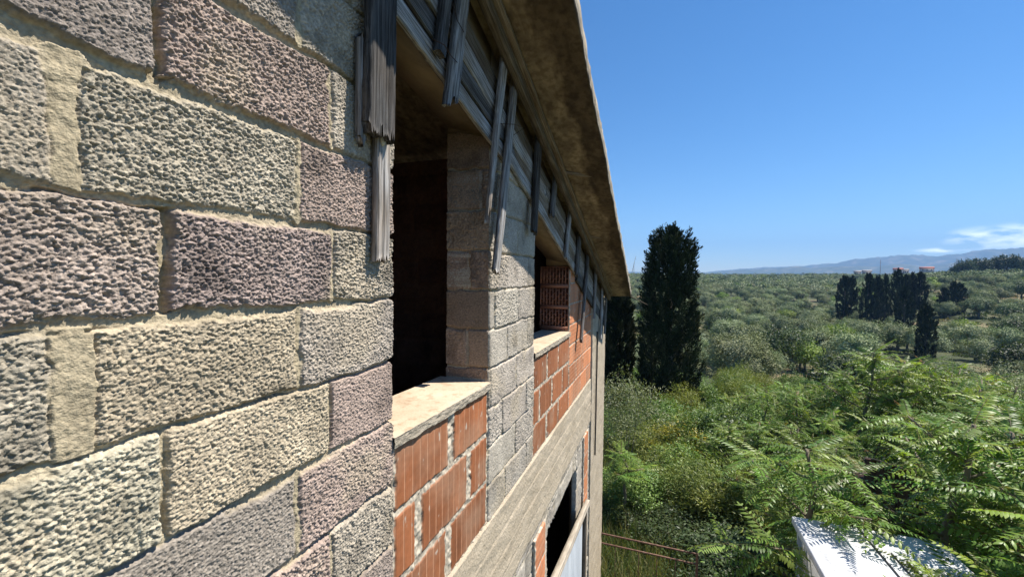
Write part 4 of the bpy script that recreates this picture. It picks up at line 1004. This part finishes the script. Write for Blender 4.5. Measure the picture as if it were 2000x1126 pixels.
tag(sap, 'slender long stemmed sapling beside the concrete corner of the building', 'tree of heaven', 'tree of heaven saplings in the thicket')

# ---- shrubs under and around the saplings
def make_shrub(name, seed, rx, rz, zc, nclump, per, crad, Ln, Wd, cols, up=.3):
    rs = np.random.RandomState(seed); root = empty(name, (0, 0, 0)); cen = shell_points(rs, nclump, rx, rz, zc, .3)
    V, F, Cc = crown_cloud(rs, cen, crad*(.7+.6*rs.rand(nclump)), per, Ln, Wd, cols, up)
    mesh_obj('foliage', V, F, M['shrub'], root, col=Cc); mb = MB()
    for k in range(7):
        e = cen[rs.randint(len(cen))]; mb.tube([(rs.uniform(-.1, .1), rs.uniform(-.1, .1), -.2), e*.5+rs.normal(size=3)*.05, e], [.018, .012, .005], 5)
    mb.build('stem', M['bark'], root); return root


def place(o, px, py, d, sc, label, cat, group=None, top=None):
    b, z = foot(px, py, d); o.location = tuple(b); o.scale = (sc, sc, sc if top is None else max(z-b[2], .5)/top); tag(o, label, cat, group); return o


place(make_shrub('grey_shrub', 301, 1.05, 1.25, 1.9, 90, 70, .30, .085, .022, OL*.95, .5), 1222, 742, 11.5, 1.0, 'fine leaved grey green shrub right beside the building corner', 'shrub', top=3.1)
place(make_shrub('flowering_shrub', 302, .8, 1.0, 1.3, 50, 60, .26, .07, .03, np.array([(0.13, 0.17, 0.03), (.34, .30, .03), (.40, .34, .03), (.10, .15, .03)]), .4), 1325, 812, 12.5, 1.0, 'bush with patches of yellow flowers below the tall cypress', 'shrub', top=2.3)
fv = [make_shrub('feathery_shrub', 310+k, .85, .9, 1.0, 80, 70, .24, .10, .020, FE, .6) for k in range(2)]
bv_ = [make_shrub('broadleaf_shrub', 320+k, .95, .85, .95, 90, 75, .28, .062, .040, BR, .2) for k in range(3)]
dk_ = [make_shrub('dark_shrub', 330+k, .9, .75, .8, 60, 48, .28, .085, .045, DK*1.4, .2) for k in range(2)]
for x in fv+bv_+dk_: first[id(x)] = True
SH = [(fv, 1375, 905, 9.2, 1.1, 'yellow green feathery bush left of the white hut', 'f'), (fv, 1330, 930, 10, 1.0, None, 'f'), (fv, 1420, 945, 8.8, 1.0, None, 'f'), (fv, 1290, 880, 11, 1.0, None, 'f'), (fv, 1260, 830, 13, 1.1, None, 'f'),
      (bv_, 1290, 775, 14.5, 1.2, 'bright green bush at the foot of the tall cypress', 'b'), (bv_, 1370, 800, 13, 1., None, 'b'), (bv_, 1330, 870, 11, 1., None, 'b'), (bv_, 1440, 780, 17, 1.4, None, 'b'), (bv_, 1520, 760, 20, 1.5, None, 'b'), (bv_, 1240, 910, 9.6, .9, None, 'b'), (bv_, 1225, 800, 15, 1.3, None, 'b'),
      (dk_, 1205, 975, 9.6, .7, None, 'd'), (dk_, 1250, 990, 9.3, .7, None, 'd'), (dk_, 1225, 1030, 8.9, .55, None, 'd'), (dk_, 1300, 1030, 8.9, .6, None, 'd'), (fv, 1190, 950, 9.4, .8, None, 'f'), (dk_, 1340, 1000, 8.4, .9, None, 'd'), (dk_, 1420, 1020, 7.8, 1., None, 'd'), (dk_, 1500, 1040, 7.4, 1., None, 'd'), (dk_, 1290, 1010, 8.6, .8, None, 'd'), (dk_, 1460, 1080, 6.9, .9, None, 'd'), (dk_, 1380, 1080, 7.2, .8, None, 'd'), (dk_, 1920, 960, 7., 1.3, None, 'd'), (dk_, 1980, 900, 8, 1.4, None, 'd'), (dk_, 1840, 900, 9.3, 1.4, None, 'd'), (dk_, 1760, 880, 10.5, 1.4, None, 'd'), (dk_, 1640, 870, 11, 1.4, None, 'd'), (dk_, 1600, 880, 10.5, 1.4, None, 'd'), (dk_, 1540, 920, 9.5, 1.2, None, 'd')]
nm = dict(f=('yellow green feathery bush in the undergrowth near the building', 'feathery bushes in the undergrowth'), b=('bright green broadleaf bush in the undergrowth', 'broadleaf bushes in the undergrowth'), d=('dark leafy bush shaded in the undergrowth', 'dark bushes in the undergrowth'))
for i, (lst, px, py, d, s_, lab, c_) in enumerate(SH):
    b, z = foot(px, py, d); o = put(lst[i % len(lst)], tuple(b), i*1.7, s_, lab or nm[c_][0], 'shrub', nm[c_][1]); o.scale = (s_, s_, max(z-b[2], .5)/1.9)
for i in range(90):                          # thicket floor between the saplings and the grove
    d = rs.uniform(12, 38); px = rs.uniform(1230, 2080); x, y, _ = at(px, 700, d); h = float(ground_z(x, y)); lst, c_ = ((bv_, 'b'), (dk_, 'd'), (fv, 'f'), (bv_, 'b'), (fv, 'f'))[i % 5]
    if taken((x, y, .6), occupied): continue
    s_ = rs.uniform(.65, 1.2) if d < 22 else rs.uniform(1.0, 1.6); put(lst[rs.randint(len(lst))], (x, y, h), rs.rand()*6, s_, nm[c_][0], 'shrub', nm[c_][1])

# ---- grass
rg = np.random.RandomState(4); n = 60000
x = rg.uniform(6.7, 24, n); ph = np.radians(rg.uniform(-9, 33, n)); r_ = x; X = r_*np.cos(ph); Yg = -r_*np.sin(ph)-DCAM; keep = (X > 6.7); X, Yg = X[keep], Yg[keep]; n = len(X)
P = np.stack([X, Yg, ground_z(X, Yg)-.02], -1); D = unit(rand_dirs(rg, n)*.45+np.array([0, 0, 1])); N_ = rand_dirs(rg, n)
gc = np.array([(0.15, 0.15, 0.055), (0.09, 0.13, 0.035), (0.20, 0.18, 0.08), (0.07, 0.11, 0.03)])[rg.randint(0, 4, n)]*(.7+.6*rg.rand(n, 1))
V, F, Cc = leaves(P, D, N_, .22+.5*rg.rand(n)**2, .014, gc, .25)
tag(mesh_obj('grass', V, F, M['shrub'], col=Cc), 'tall dry and green grass on the ground beyond the railing', 'grass', kind='stuff')

# ------------------------------------------------------------------ small built things
rail = empty('steel_railing', (6.75, -.6, -5.3), 'rusty steel railing sticking out beyond the building corner', 'railing')
def rpart(mb, name): o = mb.build(name, M['rust'], None); o.parent = rail; o.matrix_parent_inverse = Matrix.Translation((-6.75, .6, 5.3)); return o
mb = MB(); mb.box((6.738, -1.43, -4.18), (6.762, .17, -4.157), .004); rpart(mb, 'top_rail')
mb = MB(); mb.box((6.738, -1.41, -4.335), (6.762, .05, -4.315), .003); rpart(mb, 'middle_rail')
mb = MB(); mb.box((6.738, -1.41, -4.98), (6.762, .17, -4.96), .003); rpart(mb, 'bottom_rail')
for y in (-1.42, 0.05):
    mb = MB(); mb.box((6.733, y-.017, -5.3), (6.767, y+.017, -4.157), .004); rpart(mb, 'post')
for y in (-.22, -.58, -.85, -1.12):
    mb = MB(); mb.tube([(6.75, y, -4.32), (6.75, y, -4.97)], .006, 6); rpart(mb, 'picket')

hut = empty('white_hut', (5.2, -3.3, -5.3), 'low hut with a white painted flat roof under the saplings', 'hut')
def hpart(o): o.parent = hut; o.matrix_parent_inverse = Matrix.Translation((-5.2, 3.3, 5.3)); return o
mb = MB(); mb.box((3.6, -4.05, -5.4), (6.44, -2.60, -3.30)); hpart(mb.build('wall', M['panel_white']))
mb = MB(); mb.box((3.56, -4.12, -3.298), (6.49, -2.545, -3.2), .012); rf = hpart(mb.build('roof', M['white']))
mb = MB(); mb.tube([(6.45, -3.27, -3.192), (5.6, -3.30, -3.19), (4.2, -3.34, -3.191)], .010, 6); mb.tube([(6.0, -3.42, -3.192), (5.1, -3.45, -3.19), (4.2, -3.46, -3.191)], .009, 6)
hpart(mb.build('roof_seam', M['glass_dark']))  # thin dark tubes standing in for the seam lines of the roof

p = at(1690, 895, 7.6); shed = empty('brown_shed', (p[0]+.6, p[1]-.8, -5.5), 'dark brown boarded shed hidden among the saplings', 'shed')
def spart(o): o.parent = shed; o.matrix_parent_inverse = Matrix.Translation((-p[0]-.6, -p[1]+.8, 5.5)); return o
mb = MB()
for k in range(12):
    y0 = p[1]-.16*k; mb.box((p[0]-.012*(k % 2), y0-.155, -5.9), (p[0]+.04, y0, p[2]-.035*k), .004)
mb.box((p[0]+.05, p[1]-1.9, -5.9), (p[0]+.5, p[1], p[2]-.42)); spart(mb.build('board_wall', M['shed_wood']))
mb = MB(); mb.prism([(p[0]-.07, p[1]-.10, p[2]+.02), (p[0]-.07, p[1]-2.0, p[2]-.42), (p[0]-.07, p[1]-2.0, p[2]-.39), (p[0]-.07, p[1]-.10, p[2]+.05)],
                    [(p[0]+.3, p[1]-.10, p[2]-.10), (p[0]+.3, p[1]-2.0, p[2]-.54), (p[0]+.3, p[1]-2.0, p[2]-.51), (p[0]+.3, p[1]-.10, p[2]-.07)])
spart(mb.build('roof', M['bark_pale']))

b, z = foot(1466, 668, 48); sh2 = empty('garden_shelter', tuple(b), 'small dark shelter with a pale sloping roof among the olives', 'shelter')
mb = MB(); mb.box((-1.0, -1.1, -.2), (1.0, 1.1, 1.5)); mb.build('wall', M['shed_wood'], sh2)
mb = MB(); mb.prism([(-1.1, -1.2, 1.6), (-1.1, 1.2, 1.8), (-1.1, 1.2, 1.87), (-1.1, -1.2, 1.67)], [(1.1, -1.2, 1.6), (1.1, 1.2, 1.8), (1.1, 1.2, 1.87), (1.1, -1.2, 1.67)]); mb.build('roof', M['bark_pale'], sh2)
sh2.scale = (1, 1, max(z-b[2], 1.2)/2.0)

HS = [(1675, 528, 560, 11, 'M', 'long low pale house on the ridge left of the cypress cluster'), (1693, 527, 570, 14, 'M', 'small whitish house on the ridge above the cypress cluster'), (1754, 523, 560, 14, 'R', 'red roofed house on the ridge above the tallest far cypress'), (1768, 525, 570, 10, 'M', 'small pinkish house beside the left red roofed house'), (1810, 521, 560, 20, 'R', 'broad red roofed house on the ridge at the right')]
for px, py, d, wpx, kd, lab in HS:
    b, z = foot(px, py, d); w = wpx/F_PX*d; h = float(np.clip(z-b[2], 5.5, 9)); b[2] = z-h; t = empty('distant_house', tuple(b), lab, 'house', 'houses on the ridge')
    t.rotation_euler = (0, 0, -math.radians(18)); hw = h*.74
    mb = MB(); mb.box((-4, -w/2, -1), (4, w/2, hw)); mb.build('wall', M['house_wall'], t)
    mb = MB(); mb.prism([(-4.5, -w/2-.4, hw), (4.5, -w/2-.4, hw), (0, -w/2-.4, h)], [(-4.5, w/2+.4, hw), (4.5, w/2+.4, hw), (0, w/2+.4, h)]); mb.build('roof', M['roof_tile'] if kd == 'R' else M['house_wall'], t)
    for k in range(3):
        mb = MB(); yc = (k-1)*w*.3; mb.box((-4.06, yc-.6, hw*.62), (-4.0, yc+.6, hw*.86)); mb.build('window', M['glass_dark'], t)
for px, py, d, lean, lab in ((1233, 500, 600, 6, 'slanting thin mast on the skyline beside the roof corner'), (1238, 512, 600, 0, 'upright thin mast on the skyline beside the roof corner'), (1719, 507, 600, 0, 'thin pylon on the skyline above the cypress cluster'), (1868, 505, 500, 0, 'thin pole on the skyline near the hilltop pines')):
    b, z = foot(px, 530, d); zt = at(px, py, d)[2]; t = empty('mast', tuple(b), lab, 'mast', 'masts on the skyline'); H = zt-b[2]
    mb = MB(); mb.tube([(0, 0, 0), (0, -lean, H)], [.35, .18], 5); mb.build('pole', M['rust'], t)
    mb = MB(); mb.tube([(0, -lean*.85-1.4, H*.86), (0, -lean*.85+1.4, H*.86)], [.1, .1], 4); mb.build('cross_arm', M['rust'], t)

# ------------------------------------------------------------------ air
def build_haze():
    m = bpy.data.materials.new('air'); m.use_nodes = True; nt = m.node_tree; nt.nodes.clear()
    o = nt.nodes.new('ShaderNodeOutputMaterial'); v = nt.nodes.new('ShaderNodeVolumePrincipled')
    v.inputs['Color'].default_value = (0.28, 0.55, 1.0, 1); v.inputs['Density'].default_value = 0.00017; v.inputs['Anisotropy'].default_value = 0.0
    nt.links.new(v.outputs[0], o.inputs['Volume'])
    mb = MB(); mb.box((-7700, -7700, -66), (7700, 7700, 560)); h = mb.build('haze', m); tag(h, 'pale blue air over the whole valley', 'haze', kind='stuff'); h.display_type = 'WIRE'


build_haze()
